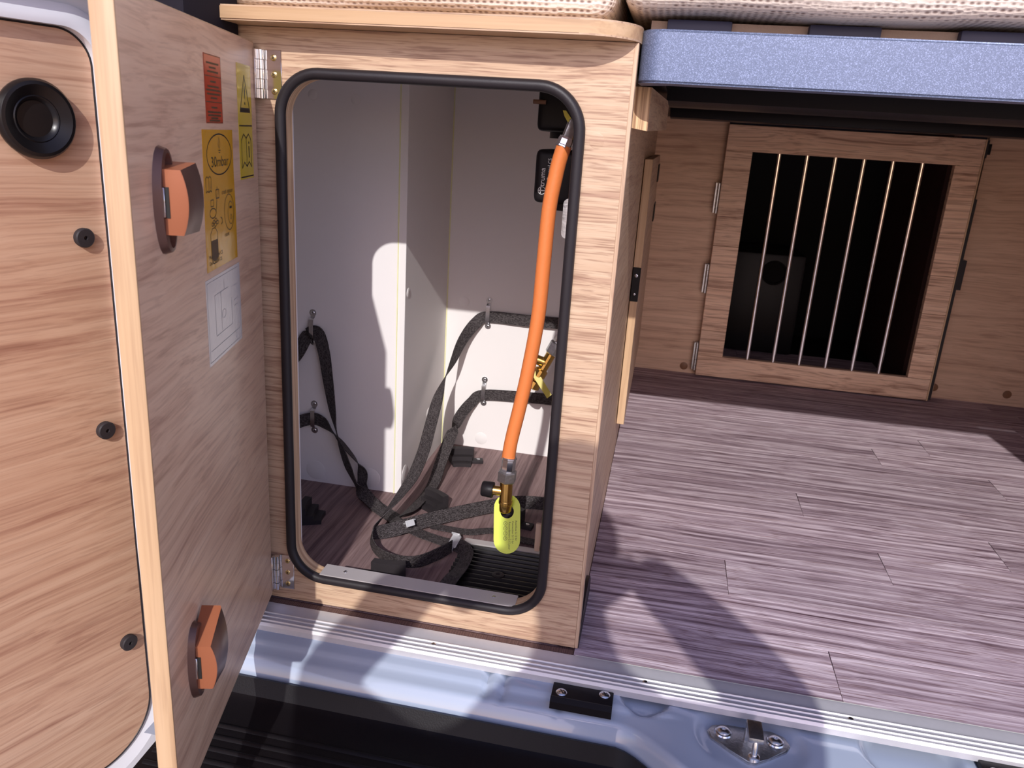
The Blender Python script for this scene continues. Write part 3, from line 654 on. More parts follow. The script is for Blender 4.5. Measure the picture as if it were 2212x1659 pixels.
# push latches
def latch(z0, z1, tilt):
    zc = (z0 + z1) / 2; H = (z1 - z0); uf = 0.2975; ub = 0.2650
    # elongated base with pointed ends
    out = []
    for i in range(24):
        a = 2 * math.pi * i / 24; c, s = math.cos(a), math.sin(a)
        out.append((0.286 + 0.018 * math.copysign(abs(c) ** 0.85, c), zc + (H * 0.5 + 0.016) * math.copysign(abs(s) ** 1.05, s)))
    mb = MB(); n = len(out)
    A = [mb.bm.verts.new((p[0], 0.0, p[1])) for p in out]
    B = [mb.bm.verts.new((0.284 + (p[0] - 0.284) * 0.86, 0.0055, zc + (p[1] - zc) * 0.95)) for p in out]
    Cc = [mb.bm.verts.new((0.284 + (p[0] - 0.284) * 0.60, 0.0060, zc + (p[1] - zc) * 0.88)) for p in out]
    Dd = [mb.bm.verts.new((0.284 + (p[0] - 0.284) * 0.45, 0.0025, zc + (p[1] - zc) * 0.80)) for p in out]
    for P_, Q_ in ((A, B), (B, Cc), (Cc, Dd)):
        for i in range(n): mb.face([P_[i], P_[(i + 1) % n], Q_[(i + 1) % n], Q_[i]])
    mb.face(Dd)
    ob('latch_base', mb, 'latch_shaded', DOOR, local=True, angle=30)
    # housing with a domed front
    mb = MB(); N = 10; rows_ = []
    for i in range(N + 1):
        t = i / N; z = z0 + H * t; bulge = 0.0045 * (1 - (2 * t - 1) ** 2)
        rows_.append([mb.bm.verts.new(p) for p in ((uf, 0.002, z), (uf, 0.0170 + bulge, z), (uf - 0.0006, 0.0182 + bulge, z), (ub + 0.003, 0.0200 + bulge, z + tilt * t), (ub, 0.0185 + bulge, z + tilt * t), (ub, 0.002, z + tilt * t))])
    for A_, B_ in zip(rows_, rows_[1:]):
        for k in range(6):
            f_ = mb.face([A_[k], A_[(k + 1) % 6], B_[(k + 1) % 6], B_[k]])
            if f_ and k in (2, 3): f_.material_index = 1  # cap face takes the shaded tone
    mb.face(rows_[0]); mb.face(rows_[-1][::-1])
    h = ob('latch_housing', mb, ['latch', 'latch_shaded'], DOOR, local=True, angle=40)
    mb = MB(); mb.box(uf - 0.001, uf + 0.0007, 0.0035, 0.0095, zc - 0.011, zc + 0.011); mb.mi = 1; mb.box(uf + 0.0004, uf + 0.0022, 0.0038, 0.0068, zc - 0.0105, zc + 0.0105, bev=0.0004, seg=1)
    b = ob('latch_bolt', mb, ['ink', 'chrome'], DOOR, local=True); b['label'] = 'chrome latch bolt'
latch(0.5005, 0.5470, 0.004); latch(0.1040, 0.1475, 0.020)

# ------------------------------------------------------------------ worktop above the locker
ct = []
R_ = 0.055
ct = [(-0.44, 0.62), (-0.44, -0.025), (-0.425, -0.040)]
for i in range(11):
    a = math.radians(-90 + 90 * i / 10); ct.append((0.006 - R_ + R_ * math.cos(a), -0.040 + R_ + R_ * math.sin(a)))
ct += [(0.006, 0.62)]
mb = MB(); mb.prism(ct, 'z', 0.6760, 0.6902)
for f_ in mb.bm.faces:
    if abs(f_.normal.z) < 0.5: f_.material_index = 1
bmesh.ops.bevel(mb.bm, geom=[e for e in mb.bm.edges if abs(e.verts[0].co.z - e.verts[1].co.z) < 1e-5], offset=0.0016, segments=2, affect='EDGES')
tag(ob('worktop', mb, ['wood_x', 'edge_x'], None, angle=50), 'oak-look worktop board with pale edging on top of the gas locker', 'worktop')

# ------------------------------------------------------------------ mattress cushions
def cushion(x0, x1, y0, y1, z0, z1, label):
    t = bmesh.new(); bmesh.ops.create_cube(t, size=1.0)
    bmesh.ops.scale(t, vec=(x1 - x0, y1 - y0, z1 - z0), verts=t.verts); bmesh.ops.translate(t, vec=((x0 + x1) / 2, (y0 + y1) / 2, (z0 + z1) / 2), verts=t.verts)
    bmesh.ops.bevel(t, geom=list(t.edges), offset=0.022, segments=5, profile=0.5, affect='EDGES')
    bmesh.ops.subdivide_edges(t, edges=[e for e in t.edges if e.calc_length() > 0.2], cuts=14, use_grid_fill=True)
    for v in t.verts: v.co.z += 0.0022 * math.sin(v.co.x * 23) * math.sin(v.co.y * 9 + 1); v.co.y += 0.0025 * math.sin(v.co.x * 17 + 2)
    mb = MB(); mb.merge(t)
    return tag(ob('mattress_cushion', mb, 'fabric', None, angle=80), label, 'cushion', 'mattress cushions')
cushion(-0.56, -0.0205, -0.012, 0.95, 0.6950, 0.82, 'cream mesh-covered mattress cushion above the gas locker worktop')
cushion(-0.0165, 0.93, -0.022, 0.95, 0.7034, 0.83, 'long cream mesh-covered mattress cushion above the grey bed rail')

# ------------------------------------------------------------------ bed frame
BF = thing('bed_frame', (0.45, 0.6, 0.64), 'grey-blue metal bed frame spanning the luggage aisle', 'bed')
rl = []; rr = 0.020
for i in range(9):
    a = math.radians(180 + 90 * i / 8); rl.append((0.0055 + rr + rr * math.cos(a), 0.0 + rr + rr * math.sin(a)))
rl += [(0.915, 0.0), (0.915, 0.030), (0.035, 0.030), (0.0055, 0.060)]
mb = MB(); mb.prism(rl, 'z', 0.6410, 0.6885)
bmesh.ops.bevel(mb.bm, geom=[e for e in mb.bm.edges if abs(e.verts[0].co.z - e.verts[1].co.z) < 1e-5], offset=0.0022, segments=3, affect='EDGES')
ob('rail', mb, 'flake', BF, angle=45)
ob('side_rail', MB().box(0.0065, 0.030, 0.045, 1.25, 0.650, 0.680), 'black', BF)
ob('cross_member', MB().prism([(0.31, 0.641), (0.33, 0.636), (0.40, 0.636), (0.42, 0.641), (0.42, 0.66), (0.31, 0.66)], 'x', 0.03, 0.915), 'black', BF)
ob('base_panel', MB().box(0.030, 0.915, 0.031, 1.28, 0.660, 0.668), 'charcoal', BF)
ob('cross_member', MB().box(0.03, 0.915, 0.90, 1.0, 0.638, 0.66, bev=0.003), 'black', BF)
for a, b in ((0.0275, 0.0885), (0.1590, 0.2230), (0.2910, 0.3560), (0.43, 0.49)):
    mb = MB(); mb.box(a, b, 0.026, 0.10, 0.6887, 0.7008, bev=0.0022)
    ob('slat_holder', mb, 'bluecap', BF)
    mb = MB(); mb.box(a - 0.022, b - 0.004, 0.102, 0.90, 0.6885, 0.6985, bev=0.001); ob('slat', mb, 'wood_y', BF)
ob('underlay', MB().box(0.01, 0.915, 0.105, 0.94, 0.699, 0.7008), 'cloth', BF)
ob('underlay_edge', MB().box(0.012, 0.915, 0.036, 0.050, 0.684, 0.700), 'cloth', BF)
# laminated timber bearer under the rail
mb = MB(); v8 = [(0.0005, 0.058, 0.6000), (0.0182, 0.058, 0.5975), (0.0182, 0.058, 0.6405), (0.0005, 0.058, 0.6405), (0.0005, 0.34, 0.604), (0.0335, 0.34, 0.604), (0.0335, 0.34, 0.6405), (0.0005, 0.34, 0.6405)]
mb.raw(v8, [(0, 1, 2, 3), (7, 6, 5, 4), (0, 4, 5, 1), (1, 5, 6, 2), (2, 6, 7, 3), (3, 7, 4, 0)])
mb.bm.faces.ensure_lookup_table(); mb.bm.faces[0].material_index = 1
tag(ob('timber_bearer', mb, ['wood_y', 'ply_block'], None), 'short laminated timber bearer under the left end of the bed rail', 'timber block')

# ------------------------------------------------------------------ side hatch in the aisle
SH = thing('side_hatch', (0.0075, 0.85, 0.0), 'narrow oak-look hatch board with a black catch on the aisle side', 'hatch')
mb = MB(); mb.box(0.0012, 0.0148, 0.575, 1.20, 0.0860, 0.560, bev=0.0008, seg=1)
for f_ in mb.bm.faces:
    if f_.calc_center_median().y < 0.577: f_.material_index = 1
ob('board', mb, ['wood_y', 'edge_z'], SH)
mb = MB(); mb.box(0.0012, 0.0150, 0.5725, 0.5765, 0.318, 0.378, bev=0.0008, seg=1); c_ = ob('catch', mb, 'black_gloss', SH)
screw(c_, (0.0080, 0.5725, 0.364), 'steel', (0, 0, 0), 0.9); screw(c_, (0.0080, 0.5725, 0.331), 'steel', (0, 0, 0), 0.6)
for z in (0.52, 0.43): ob('gap_shade', MB().box(0.0148, 0.0172, 1.10, 1.20, z - 0.02, z + 0.02, bev=0.0006, seg=1), 'black', SH)  # black blocks stand in for the shade in two gaps

# ------------------------------------------------------------------ barred gate
GT = thing('barred_gate', (0.459, 1.26, 0.0), 'wood-framed gate with six chrome bars at the end of the aisle', 'gate')
x0, x1, z0, z1 = 0.1705, 0.7480, 0.0045, 0.6415; yf, yb = 1.262, 1.280
a0, a1, b0, b1 = 0.2340, 0.6930, 0.0600, 0.5800
ob('top_rail', MB().box(x0, x1, yf, yb, b1, z1, bev=0.001, seg=1), 'gate_x', GT)
ob('bottom_rail', MB().box(x0, x1, yf, yb, z0, b0, bev=0.001, seg=1), 'gate_x', GT)
def stile(xa, xb, cuts_):
    zs = [b0] + cuts_ + [b1]
    for p, q in zip(zs, zs[1:]):
        ob('stile_block', MB().box(xa, xb, yf, yb, p + 0.0003, q - 0.0003, bev=0.0007, seg=1), 'gate_x2', GT)
stile(x0, a0, [0.128, 0.348]); stile(a1, x1, [0.125, 0.226, 0.321])
ob('frame_edging', MB().box(x1, x1 + 0.003, yf - 0.0004, yb, z0, z1), 'edge_z', GT)
for k in range(6):
    x = 0.298 + 0.0653 * k
    ob('bar', MB().cyl((x, 1.271, b0 - 0.004), (x, 1.271, b1 + 0.004), 0.0052, seg=16), 'chrome', GT)
for z in (0.465, 0.262, 0.054):
    mb = MB(); mb.box(0.158, 0.1702, 1.268, 1.2875, z - 0.037, z + 0.037, bev=0.0006, seg=1)
    for k in range(5): mb.cyl((0.1660, 1.2645, z - 0.037 + 0.0148 * k), (0.1660, 1.2645, z - 0.0225 + 0.0148 * k - 0.0006), 0.0040, seg=12)
    ob('hinge', mb, 'galv', GT)
mb = MB(); mb.box(0.7515, 0.7600, 1.268, 1.290, 0.006, 0.506); mb.box(0.7600, 0.7700, 1.270, 1.296, 0.290, 0.362); mb.box(0.7515, 0.7580, 1.268, 1.285, 0.600, 0.640)
ob('closing_seal', mb, 'rubber', GT)
mb = MB(); mb.box(0.760, 0.768, 1.278, 1.300, 0.608, 0.632, bev=0.001); ob('catch', mb, 'black', GT)
# dim things behind the bars
EQ = thing('equipment_box', (0.40, 1.66, 0.0), 'dark box with a round port in the gloom behind the gate bars', 'box')
ob('housing', MB().box(0.22, 0.46, 1.60, 1.86, 0.0018, 0.30, bev=0.01), 'black', EQ)
ob('port', MB().lathe([(0.036, 0), (0.036, 0.004), (0.030, 0.005), (0.029, 0.0008), (0, 0.0008)], (0.375, 1.60, 0.245), (0, -1, 0), 28), 'void', EQ)
# opposite locker, only its corner reaches into the picture
RL = thing('facing_cabinet', (1.10, 0.6, 0.0), 'oak-look cabinet closing the right side of the aisle', 'cabinet')
ob('side_panel', MB().box(1.001, 1.016, 0.0, 1.331, 0.0, 0.675), 'wood_y', RL)
ob('front_panel', MB().box(0.917, 1.29, -0.012, -0.0005, 0.002, 0.675, bev=0.001, seg=1), 'wood_x', RL)
ob('top', MB().box(0.917, 1.29, 0.0, 1.331, 0.6755, 0.69), 'wood_x', RL)

# ------------------------------------------------------------------ rear van door on the left
VA = math.atan2(-0.934, -0.356)
VD = thing('door_1', (-0.5, 0.0, 0.0), None, None, None, 'structure', VA)
WL[VD.name] = V((0, 0, 0))
big = [(0.014, -0.42), (1.0, -0.42), (1.0, 1.25), (0.014, 1.25)]
def vr(x0, x1, z0, z1, rb, rt, n=12):
    P_ = []
    for cx, cz, a0, r_ in ((x1 - rb, z0 + rb, -90, rb), (x1 - rt, z1 - rt, 0, rt), (x0 + rt, z1 - rt, 90, rt), (x0 + rb, z0 + rb, 180, rb)):
        for i in range(n + 1): P_.append((cx + r_ * math.cos(math.radians(a0 + 90 * i / n)), cz + r_ * math.sin(math.radians(a0 + 90 * i / n))))
    return P_
hp = vr(0.0775, 0.90, -0.190, 0.657, 0.072, 0.034)[::-1]
hp2 = vr(0.060, 0.92, -0.210, 0.677, 0.087, 0.045)[::-1]
mb = MB(); mb.box(0.014, 1.0, -0.040, -0.006, -0.42, 1.25)
ob('door_skin', mb, 'paint_frame', VD, local=True)
mb = MB()
n = len(hp)
mb.holed(big, hp2, 0.004, -0.0059)
def lip(z): t_ = max(0.0, min(1.0, (z - 0.50) / 0.12)); return t_ * t_ * (3 - 2 * t_)
A = [mb.bm.verts.new((p[0], 0.004 + 0.004 * lip(p[1]), p[1])) for p in hp2]; B = [mb.bm.verts.new((p[0] * 0.55 + q[0] * 0.45, 0.0005 + 0.0150 * lip(p[1]), p[1] * 0.55 + q[1] * 0.45)) for p, q in zip(hp, hp2)]
C_ = [mb.bm.verts.new((p[0], -0.0020 + 0.0150 * lip(p[1]), p[1])) for p in hp]; D_ = [mb.bm.verts.new((p[0], -0.0055, p[1])) for p in hp]
for P_, Q_ in ((A, B), (B, C_), (C_, D_)):
    for i in range(n): mb.face([P_[i], P_[(i + 1) % n], Q_[(i + 1) % n], Q_[i]])
ob('door_frame', mb, 'paint_frame', VD, local=True, angle=60)
hq = vr(0.0795, 0.898, -0.188, 0.655, 0.070, 0.032)
mb = MB(); mb.prism(hq, 'y', -0.0058, 0.0015); ob('lining_panel', mb, 'wood_van', VD, local=True)
hg = vr(0.0780, 0.8995, -0.1895, 0.6565, 0.0715, 0.0335)
mb = MB(); mb.tube([(p[0], 0.0008, p[1]) for p in hg], 0.0013, 6, closed=True, up=(0, 1, 0)); ob('gap_seal', mb, 'rubber', VD, local=True)
mb = MB(); mb.lathe([(0.034, 0), (0.0365, 0.004), (0.0365, 0.008), (0.034, 0.0115), (0.031, 0.0122), (0.0215, 0.0070), (0.0205, 0.0078), (0.0190, 0.0070), (0.0165, 0.0035), (0.0, 0.0035)], (0.1410, 0.0015, 0.572), (0, 1, 0), 40)
o = ob('pull_cup', mb, 'black_gloss', VD, local=True); o['label'] = 'round black recessed pull cup'
for u, z in ((0.1055, 0.458), (0.1030, 0.246), (0.1010, -0.031)):
    mb = MB(); mb.lathe([(0.0095, 0), (0.0098, 0.0012), (0.0092, 0.0030), (0.0098, 0.0032), (0.0100, 0.0055), (0.0088, 0.0068), (0.0022, 0.0070), (0.0018, 0.004), (0, 0.004)], (u, 0.0015, z), (0, 1, 0), 28)
    ob('button', mb, 'black_soft', VD, local=True)
mb = MB(); mb.box(0.014, 0.95, 0.0045, 0.040, 0.702, 1.20, bev=0.006); ob('shade_block', mb, 'grey_lining', VD, local=True)  # out-of-view block added to shade the frame and panel top

# ------------------------------------------------------------------ straps
def ribbon(pts, wd=0.0212, th=0.0013, sub=6):
    """pts: (point, width vector); returns a builder with UVs in metres"""
    cs = catmull([p for p, _ in pts], sub); ws = catmull([V(w_) for _, w_ in pts], sub)
    mb = MB(); uvl = mb.bm.loops.layers.uv.new('UVMap'); rings = []; s = 0.0; S_ = []
    for i, c in enumerate(cs):
        t = (cs[min(i + 1, len(cs) - 1)] - cs[max(i - 1, 0)]).normalized(); w_ = ws[i] - t * ws[i].dot(t)
        w_.normalize(); nn = t.cross(w_); nn.normalize()
        if i: s += (c - cs[i - 1]).length
        S_.append(s)
        rings.append([mb.bm.verts.new(c + w_ * (wd / 2 * a) + nn * (th / 2 * b)) for a, b in ((-1, 1), (1, 1), (1, -1), (-1, -1))])
    vv = ((0, wd), (wd, wd + th), (wd, 0), (0, th))
    for i in range(len(rings) - 1):
        A, B = rings[i], rings[i + 1]
        for k in range(4):
            f_ = mb.face([A[k], A[(k + 1) % 4], B[(k + 1) % 4], B[k]])
            if f_:
                for lp, q in zip(f_.loops, ((S_[i], vv[k][0]), (S_[i], vv[k][1]), (S_[i + 1], vv[k][1]), (S_[i + 1], vv[k][0]))): lp[uvl].uv = q
    mb.face(rings[0][::-1]); mb.face(rings[-1])
    return mb
UP = (0, 0, 1); DEP = (0, 1, 0)
# upper left strap: hangs over its bracket and falls to the floor
S1 = thing('strap', (-0.40, 0.28, 0.0), 'dark strap through the upper left bracket, twisting down to the floor', 'strap', 'bottle straps')
ob('webbing', ribbon([((-0.545, 0.318, 0.185), (0.9, -0.1, 0.4)), ((-0.511, 0.322, 0.225), (0.75, -0.1, -0.5)), ((-0.497, 0.3285, 0.253), (0.5, -0.1, -0.7)), ((-0.4865, 0.3305, 0.264), (0.1, 0, 1)), ((-0.473, 0.326, 0.262), (0.6, 0.2, 0.7)), ((-0.4605, 0.318, 0.235), (1, -0.1, 0.25)),
    ((-0.452, 0.312, 0.195), (1, -0.3, 0.2)), ((-0.443, 0.308, 0.145), (0.8, -0.6, 0.2)), ((-0.434, 0.303, 0.110), (0.5, -0.9, 0.1)), ((-0.424, 0.300, 0.085), (0.7, -0.7, 0.3)), ((-0.411, 0.296, 0.055), (0.6, -0.5, 0.5)), ((-0.394, 0.292, 0.026), (0.3, -0.6, 0.7)), ((-0.372, 0.283, 0.012), (0.5, 0.8, 0.3)),
    ((-0.345, 0.262, 0.006), (0.55, 0.83, 0.1)), ((-0.320, 0.243, 0.0055), (0.55, 0.83, 0.0)), ((-0.288, 0.222, 0.0055), (0.45, 0.88, 0)), ((-0.255, 0.205, 0.0055), (0.3, 0.95, 0)), ((-0.215, 0.192, 0.006), (0.25, 0.97, 0.1)), ((-0.190, 0.180, 0.010), (0.6, 0.5, 0.7)), ((-0.174, 0.155, 0.013), (0.95, 0.1, 0.5)), ((-0.172, 0.118, 0.014), (1, 0, 0.3)), ((-0.176, 0.088, 0.016), (1, 0, 0.1)), ((-0.181, 0.066, 0.012), (1, -0.1, 0))]), 'web', S1)
# lower left strap
S2 = thing('strap', (-0.44, 0.30, 0.0), 'dark strap through the lower left bracket, crossing behind the other', 'strap', 'bottle straps')
ob('webbing', ribbon([((-0.540, 0.322, 0.092), (0.2, 0, 1)), ((-0.513, 0.326, 0.108), (0.15, 0, 1)), ((-0.4865, 0.3305, 0.1165), (0, 0, 1)), ((-0.465, 0.327, 0.112), (-0.2, -0.1, 1)), ((-0.446, 0.321, 0.099), (-0.3, -0.5, 0.8)), ((-0.428, 0.318, 0.082), (-0.1, -0.9, 0.4)), ((-0.405, 0.316, 0.058), (0.3, -0.9, 0.3)), ((-0.393, 0.312, 0.040), (0.9, -0.3, 0.3)), ((-0.391, 0.306, 0.022), (0.9, -0.4, 0.1)), ((-0.385, 0.298, 0.0075), (0.7, 0.6, 0.1)), ((-0.365, 0.286, 0.0040), (0.55, 0.83, 0)), ((-0.335, 0.2645, 0.0030), (0.55, 0.83, 0)), ((-0.310, 0.2465, 0.0030), (0.5, 0.85, 0))]), 'web', S2)
# upper right strap: along the wall, down and round in a loop
S3 = thing('strap', (-0.27, 0.25, 0.0), 'dark strap through the upper right bracket, ending in a big floor loop', 'strap', 'bottle straps')
ob('webbing', ribbon([((-0.030, 0.560, 0.262), UP), ((-0.110, 0.568, 0.2655), UP), ((-0.186, 0.571, 0.264), UP), ((-0.2530, 0.5735, 0.2625), UP), ((-0.273, 0.566, 0.251), (-0.35, 0.1, 0.9)), ((-0.291, 0.545, 0.222), (-0.5, -0.5, 0.6)), ((-0.299, 0.510, 0.190), (-0.2, -0.9, 0.3)), ((-0.307, 0.478, 0.160), (0.3, -0.9, 0.0)), ((-0.308, 0.440, 0.128), (0.95, -0.3, 0)), ((-0.305, 0.395, 0.100), (1, 0, 0.1)), ((-0.300, 0.345, 0.078), (1, 0, 0.1)), ((-0.298, 0.285, 0.059), (0.97, 0.1, 0.2)), ((-0.303, 0.230, 0.047), (0.85, 0.1, 0.5)), ((-0.313, 0.190, 0.032), (0.55, 0, 0.8)), ((-0.318, 0.160, 0.020), (0.2, 0.1, 1)), ((-0.302, 0.132, 0.0125), (0, -0.2, 1)), ((-0.270, 0.114, 0.0115), (0, -0.25, 1)), ((-0.236, 0.116, 0.0125), (0, -0.2, 1)), ((-0.212, 0.142, 0.015), (0.1, 0, 1)), ((-0.199, 0.166, 0.016), (0.2, 0.2, 1))]), 'web', S3)
# lower right strap
S4 = thing('strap', (-0.25, 0.30, 0.0), 'dark strap through the lower right bracket, with a metal cam buckle', 'strap', 'bottle straps')
ob('webbing', ribbon([((-0.030, 0.560, 0.119), UP), ((-0.105, 0.568, 0.1195), UP), ((-0.176, 0.571, 0.117), UP), ((-0.2535, 0.5735, 0.1105), UP), ((-0.274, 0.565, 0.096), (-0.4, 0, 0.9)), ((-0.289, 0.535, 0.074), (-0.7, -0.4, 0.5)), ((-0.293, 0.485, 0.048), (0.95, 0.1, -0.2)), ((-0.293, 0.430, 0.024), (1, 0, 0)), ((-0.289, 0.375, 0.009), (1, 0.1, 0.1)), ((-0.289, 0.330, 0.008), (0.95, -0.1, 0.3)), ((-0.294, 0.275, 0.008), (0.9, 0, 0.3)), ((-0.300, 0.245, 0.010), (0.8, 0, 0.5))]), 'web', S4)
mb = ribbon([((-0.3205, 0.166, 0.017), (0.2, 0.1, 1)), ((-0.311, 0.178, 0.0145), (0.1, 0.3, 0.95)), ((-0.296, 0.192, 0.014), (-0.1, 0.5, 0.9)), ((-0.272, 0.214, 0.0165), (-0.2, 0.5, 0.85)), ((-0.240, 0.246, 0.017), (-0.2, 0.45, 0.85)), ((-0.205, 0.280, 0.0165), (-0.2, 0.45, 0.85)), ((-0.165, 0.315, 0.016), (-0.2, 0.5, 0.85)), ((-0.120, 0.345, 0.014), (-0.1, 0.4, 0.9)), ((-0.035, 0.352, 0.014), (0, 0.3, 0.95))])
ob('webbing_tail', mb, 'web', S4)
mb = ribbon([((-0.250, 0.236, 0.0052), (0.2, 1, 0)), ((-0.220, 0.2345, 0.0045), (0, 1, 0)), ((-0.190, 0.236, 0.0045), (0, 1, 0)), ((-0.160, 0.250, 0.0045), (-0.3, 0.95, 0)), ((-0.138, 0.246, 0.005), (0.2, 0.98, 0)), ((-0.105, 0.236, 0.0045), (0.1, 1, 0)), ((-0.03, 0.235, 0.0045), (0, 1, 0))], wd=0.017)
ob('webbing_end', mb, 'web', S4)
def buckle(parent, c, ax, up_, lab):
    c, ax, up_ = V(c), V(ax).normalized(), V(up_).normalized(); sd = up_.cross(ax); 
    q = Matrix((ax, sd, ax.cross(sd))).transposed().to_4x4(); q.translation = c
    mb = MB(); mb.box(-0.006, 0.006, -0.0135, 0.0135, 0.0012, 0.0036, bev=0.0006, seg=1); mb.box(-0.008, 0.006, -0.0150, -0.0125, -0.004, 0.0060, bev=0.0005, seg=1); mb.box(-0.008, 0.006, 0.0125, 0.0150, -0.004, 0.0060, bev=0.0005, seg=1); mb.box(0.0045, 0.0105, -0.0105, 0.0105, 0.0036, 0.0056, bev=0.0006, seg=1)
    mb.lathe([(0.0022, 0), (0.0022, 0.0010), (0.0012, 0.0016)], (-0.001, 0.0, 0.0036), (0, 0, 1), 12)
    for v in mb.bm.verts: v.co = q @ v.co
    o = ob('buckle', mb, 'zinc', parent); o['label'] = lab
buckle(S4, (-0.2790, 0.2060, 0.0180), (0.72, 0.69, 0.06), (-0.2, 0.5, 0.86), 'pale metal cam buckle')
buckle(S1, (-0.2030, 0.1890, 0.0085), (0.95, -0.3, 0.1), (0.0, -0.5, 0.86), 'pale metal cam buckle')

# ------------------------------------------------------------------ gas regulators on the right wall
def regulator(x0, x1, y0, y1, z0, z1, label, text):
    t = thing('gas_regulator', ((x0 + x1) / 2, (y0 + y1) / 2, z0), label, 'regulator', 'gas regulators')
    mb = MB(); mb.box(x0, x1, y0, y1, z0, z1, bev=0.0085, seg=5); ob('housing', mb, 'black', t, angle=50)
    mb = MB(); mb.cyl((x0 + 0.046, (y0 + y1) / 2, z0 - 0.008), (x0 + 0.046, (y0 + y1) / 2, z0 + 0.002), 0.034, seg=28); ob('collar', mb, 'black_gloss', t)
    ob('mount', MB().box(x1 - 0.004, -0.0200, y0 + 0.02, y1 - 0.02, z0 + 0.010, z1 - 0.012), 'galv', t)
    if text:
        zt = (z0 + z1) / 2
        mb = MB()
        mb.text('truma', 0.0092, (x0 + 0.0105, y0 - 0.0002, zt - 0.0120), (0, 0, 1), (-1, 0, 0), 0, 'LEFT')
        mb.strip((x0 + 0.0105, y0 - 0.0002, zt - 0.0168), (0, 0, 1), (-1, 0, 0), ell(0, 0, 0.0045, 0.0045, 20), 0.0008, 0, True)
        mb.strip((x0 + 0.0105, y0 - 0.0002, zt - 0.0168), (0, 0, 1), (-1, 0, 0), [(0, -0.0035), (0, 0.0045)], 0.0012, 0); mb.strip((x0 + 0.0105, y0 - 0.0002, zt - 0.0168), (0, 0, 1), (-1, 0, 0), [(-0.003, 0.0015), (0.003, 0.0015)], 0.0012, 0)
        mb.text('DuoControl CS', 0.0066, (x0 + 0.0185, y0 - 0.0002, zt - 0.0150), (0, 0, 1), (-1, 0, 0), 0, 'LEFT', 0.86)
        o = ob('lettering', mb, ['ink_white'], t)
        mb = MB(); mb.text('0085', 0.010, (x0 + 0.058, y0 - 0.0002, zt - 0.006), (0, 0, 1), (-1, 0, 0), 0, 'LEFT'); mb.strip((x0 + 0.058, y0 - 0.0002, zt + 0.021), (0, 0, 1), (-1, 0, 0), [(-0.004, -0.005), (0.006, -0.005), (0.006, 0.005), (-0.004, 0.005)], 0.0012, 0, True)
        ob('embossing', mb, ['ink_grey'], t)
    return t
regulator(-0.1165, -0.034, 0.170, 0.245, 0.507, 0.571, 'black gas regulator printed with white maker lettering behind the hose', True)
r1 = regulator(-0.1290, -0.034, 0.235, 0.320, 0.592, 0.652, 'black gas regulator high up under the locker roof', False)
ob('pin', MB().cyl((-0.1345, 0.232, 0.627), (-0.118, 0.232, 0.627), 0.0028, seg=10), 'dot', r1)
pm = MB(); pl_ = rrect(-0.0685, -0.0545, 0.475, 0.520, 0.006, 5); pm.prism(pl_, 'y', 0.098, 0.1005); pm.box(-0.0585, -0.0545, 0.0995, 0.16, 0.478, 0.516)
pm.box(-0.0585, -0.0200, 0.150, 0.160, 0.478, 0.505)
mp_ = tag(ob('mounting_plate', pm, 'galv', None), 'small galvanised mounting plate on the right wall below the hose top', 'bracket')

# ------------------------------------------------------------------ gas hose with its lower connector
HS = thing('gas_hose', (-0.09, 0.07, 0.13), 'orange rubber gas hose hanging in the locker opening', 'hose')
hp_ = [(-0.0690, 0.070, 0.5779), (-0.0728, 0.070, 0.5627), (-0.0756, 0.070, 0.5468), (-0.0804, 0.070, 0.5081), (-0.0821, 0.070, 0.4476), (-0.0839, 0.070, 0.3850), (-0.0914, 0.070, 0.3184), (-0.0984, 0.070, 0.2720), (-0.1055, 0.070, 0.2302), (-0.1080, 0.070, 0.2053)]
ob('tube', MB().tube(catmull(hp_, 6), 0.0083, 18), 'hose', HS, angle=60)
def axisframe(p, dirn): return V(p), V(dirn).normalized()
def ferrule(parent, p, dirn, L, r=0.0090, name='ferrule'):
    p, dn = axisframe(p, dirn); mb = MB()
    mb.lathe([(r, 0), (r * 1.06, 0.0008), (r * 1.06, 0.0024), (r * 0.97, 0.0032), (r * 0.97, L - 0.003), (r * 0.90, L - 0.001), (r * 0.88, L)], p, dn, 8); return ob(name, mb, 'chrome', parent, angle=20)
def hexnut(parent, p, dirn, L, r):
    p, dn = axisframe(p, dirn); mb = MB(); mb.lathe([(r * 0.86, 0), (r, 0.0016), (r, L - 0.0016), (r * 0.86, L)], p, dn, 6); return ob('hex_nut', mb, 'galv', parent, angle=15)
ferrule(HS, (-0.0705, 0.0700, 0.5755), (0.30, 0.10, 0.94), 0.0115, 0.0086)
mb = MB(); mb.box(-0.0062, 0.0062, -0.005, 0.005, 0.0, 0.020, bev=0.0015)
qf = V((0.30, 0.10, 0.94)).normalized().to_track_quat('Z', 'Y').to_matrix().to_4x4(); qf.translation = V((-0.0672, 0.0712, 0.5855))
for v in mb.bm.verts: v.co = qf @ v.co
ob('top_fitting', mb, 'galv', HS)
ob('top_nut', MB().lathe([(0.010, 0), (0.011, 0.002), (0.011, 0.012), (0.010, 0.014)], (-0.0580, 0.083, 0.594), (0.75, 0.65, 0.0), 6), 'galv', HS, angle=15)
ob('top_elbow', MB().tube([(-0.062, 0.0790, 0.590), (-0.052, 0.090, 0.590), (-0.044, 0.12, 0.588), (-0.042, 0.175, 0.560)], 0.0065, 12), 'brass', HS)
mb = MB(); mb.raw([(-0.0735, 0.070, 0.6135), (-0.0712, 0.0705, 0.6075), (-0.066, 0.071, 0.600), (-0.0605, 0.072, 0.594), (-0.0585, 0.072, 0.597), (-0.0640, 0.071, 0.606), (-0.0700, 0.0705, 0.6135)], [(0, 1, 2, 3, 4, 5, 6)]); ob('top_tag', mb, 'tag_olive', HS)
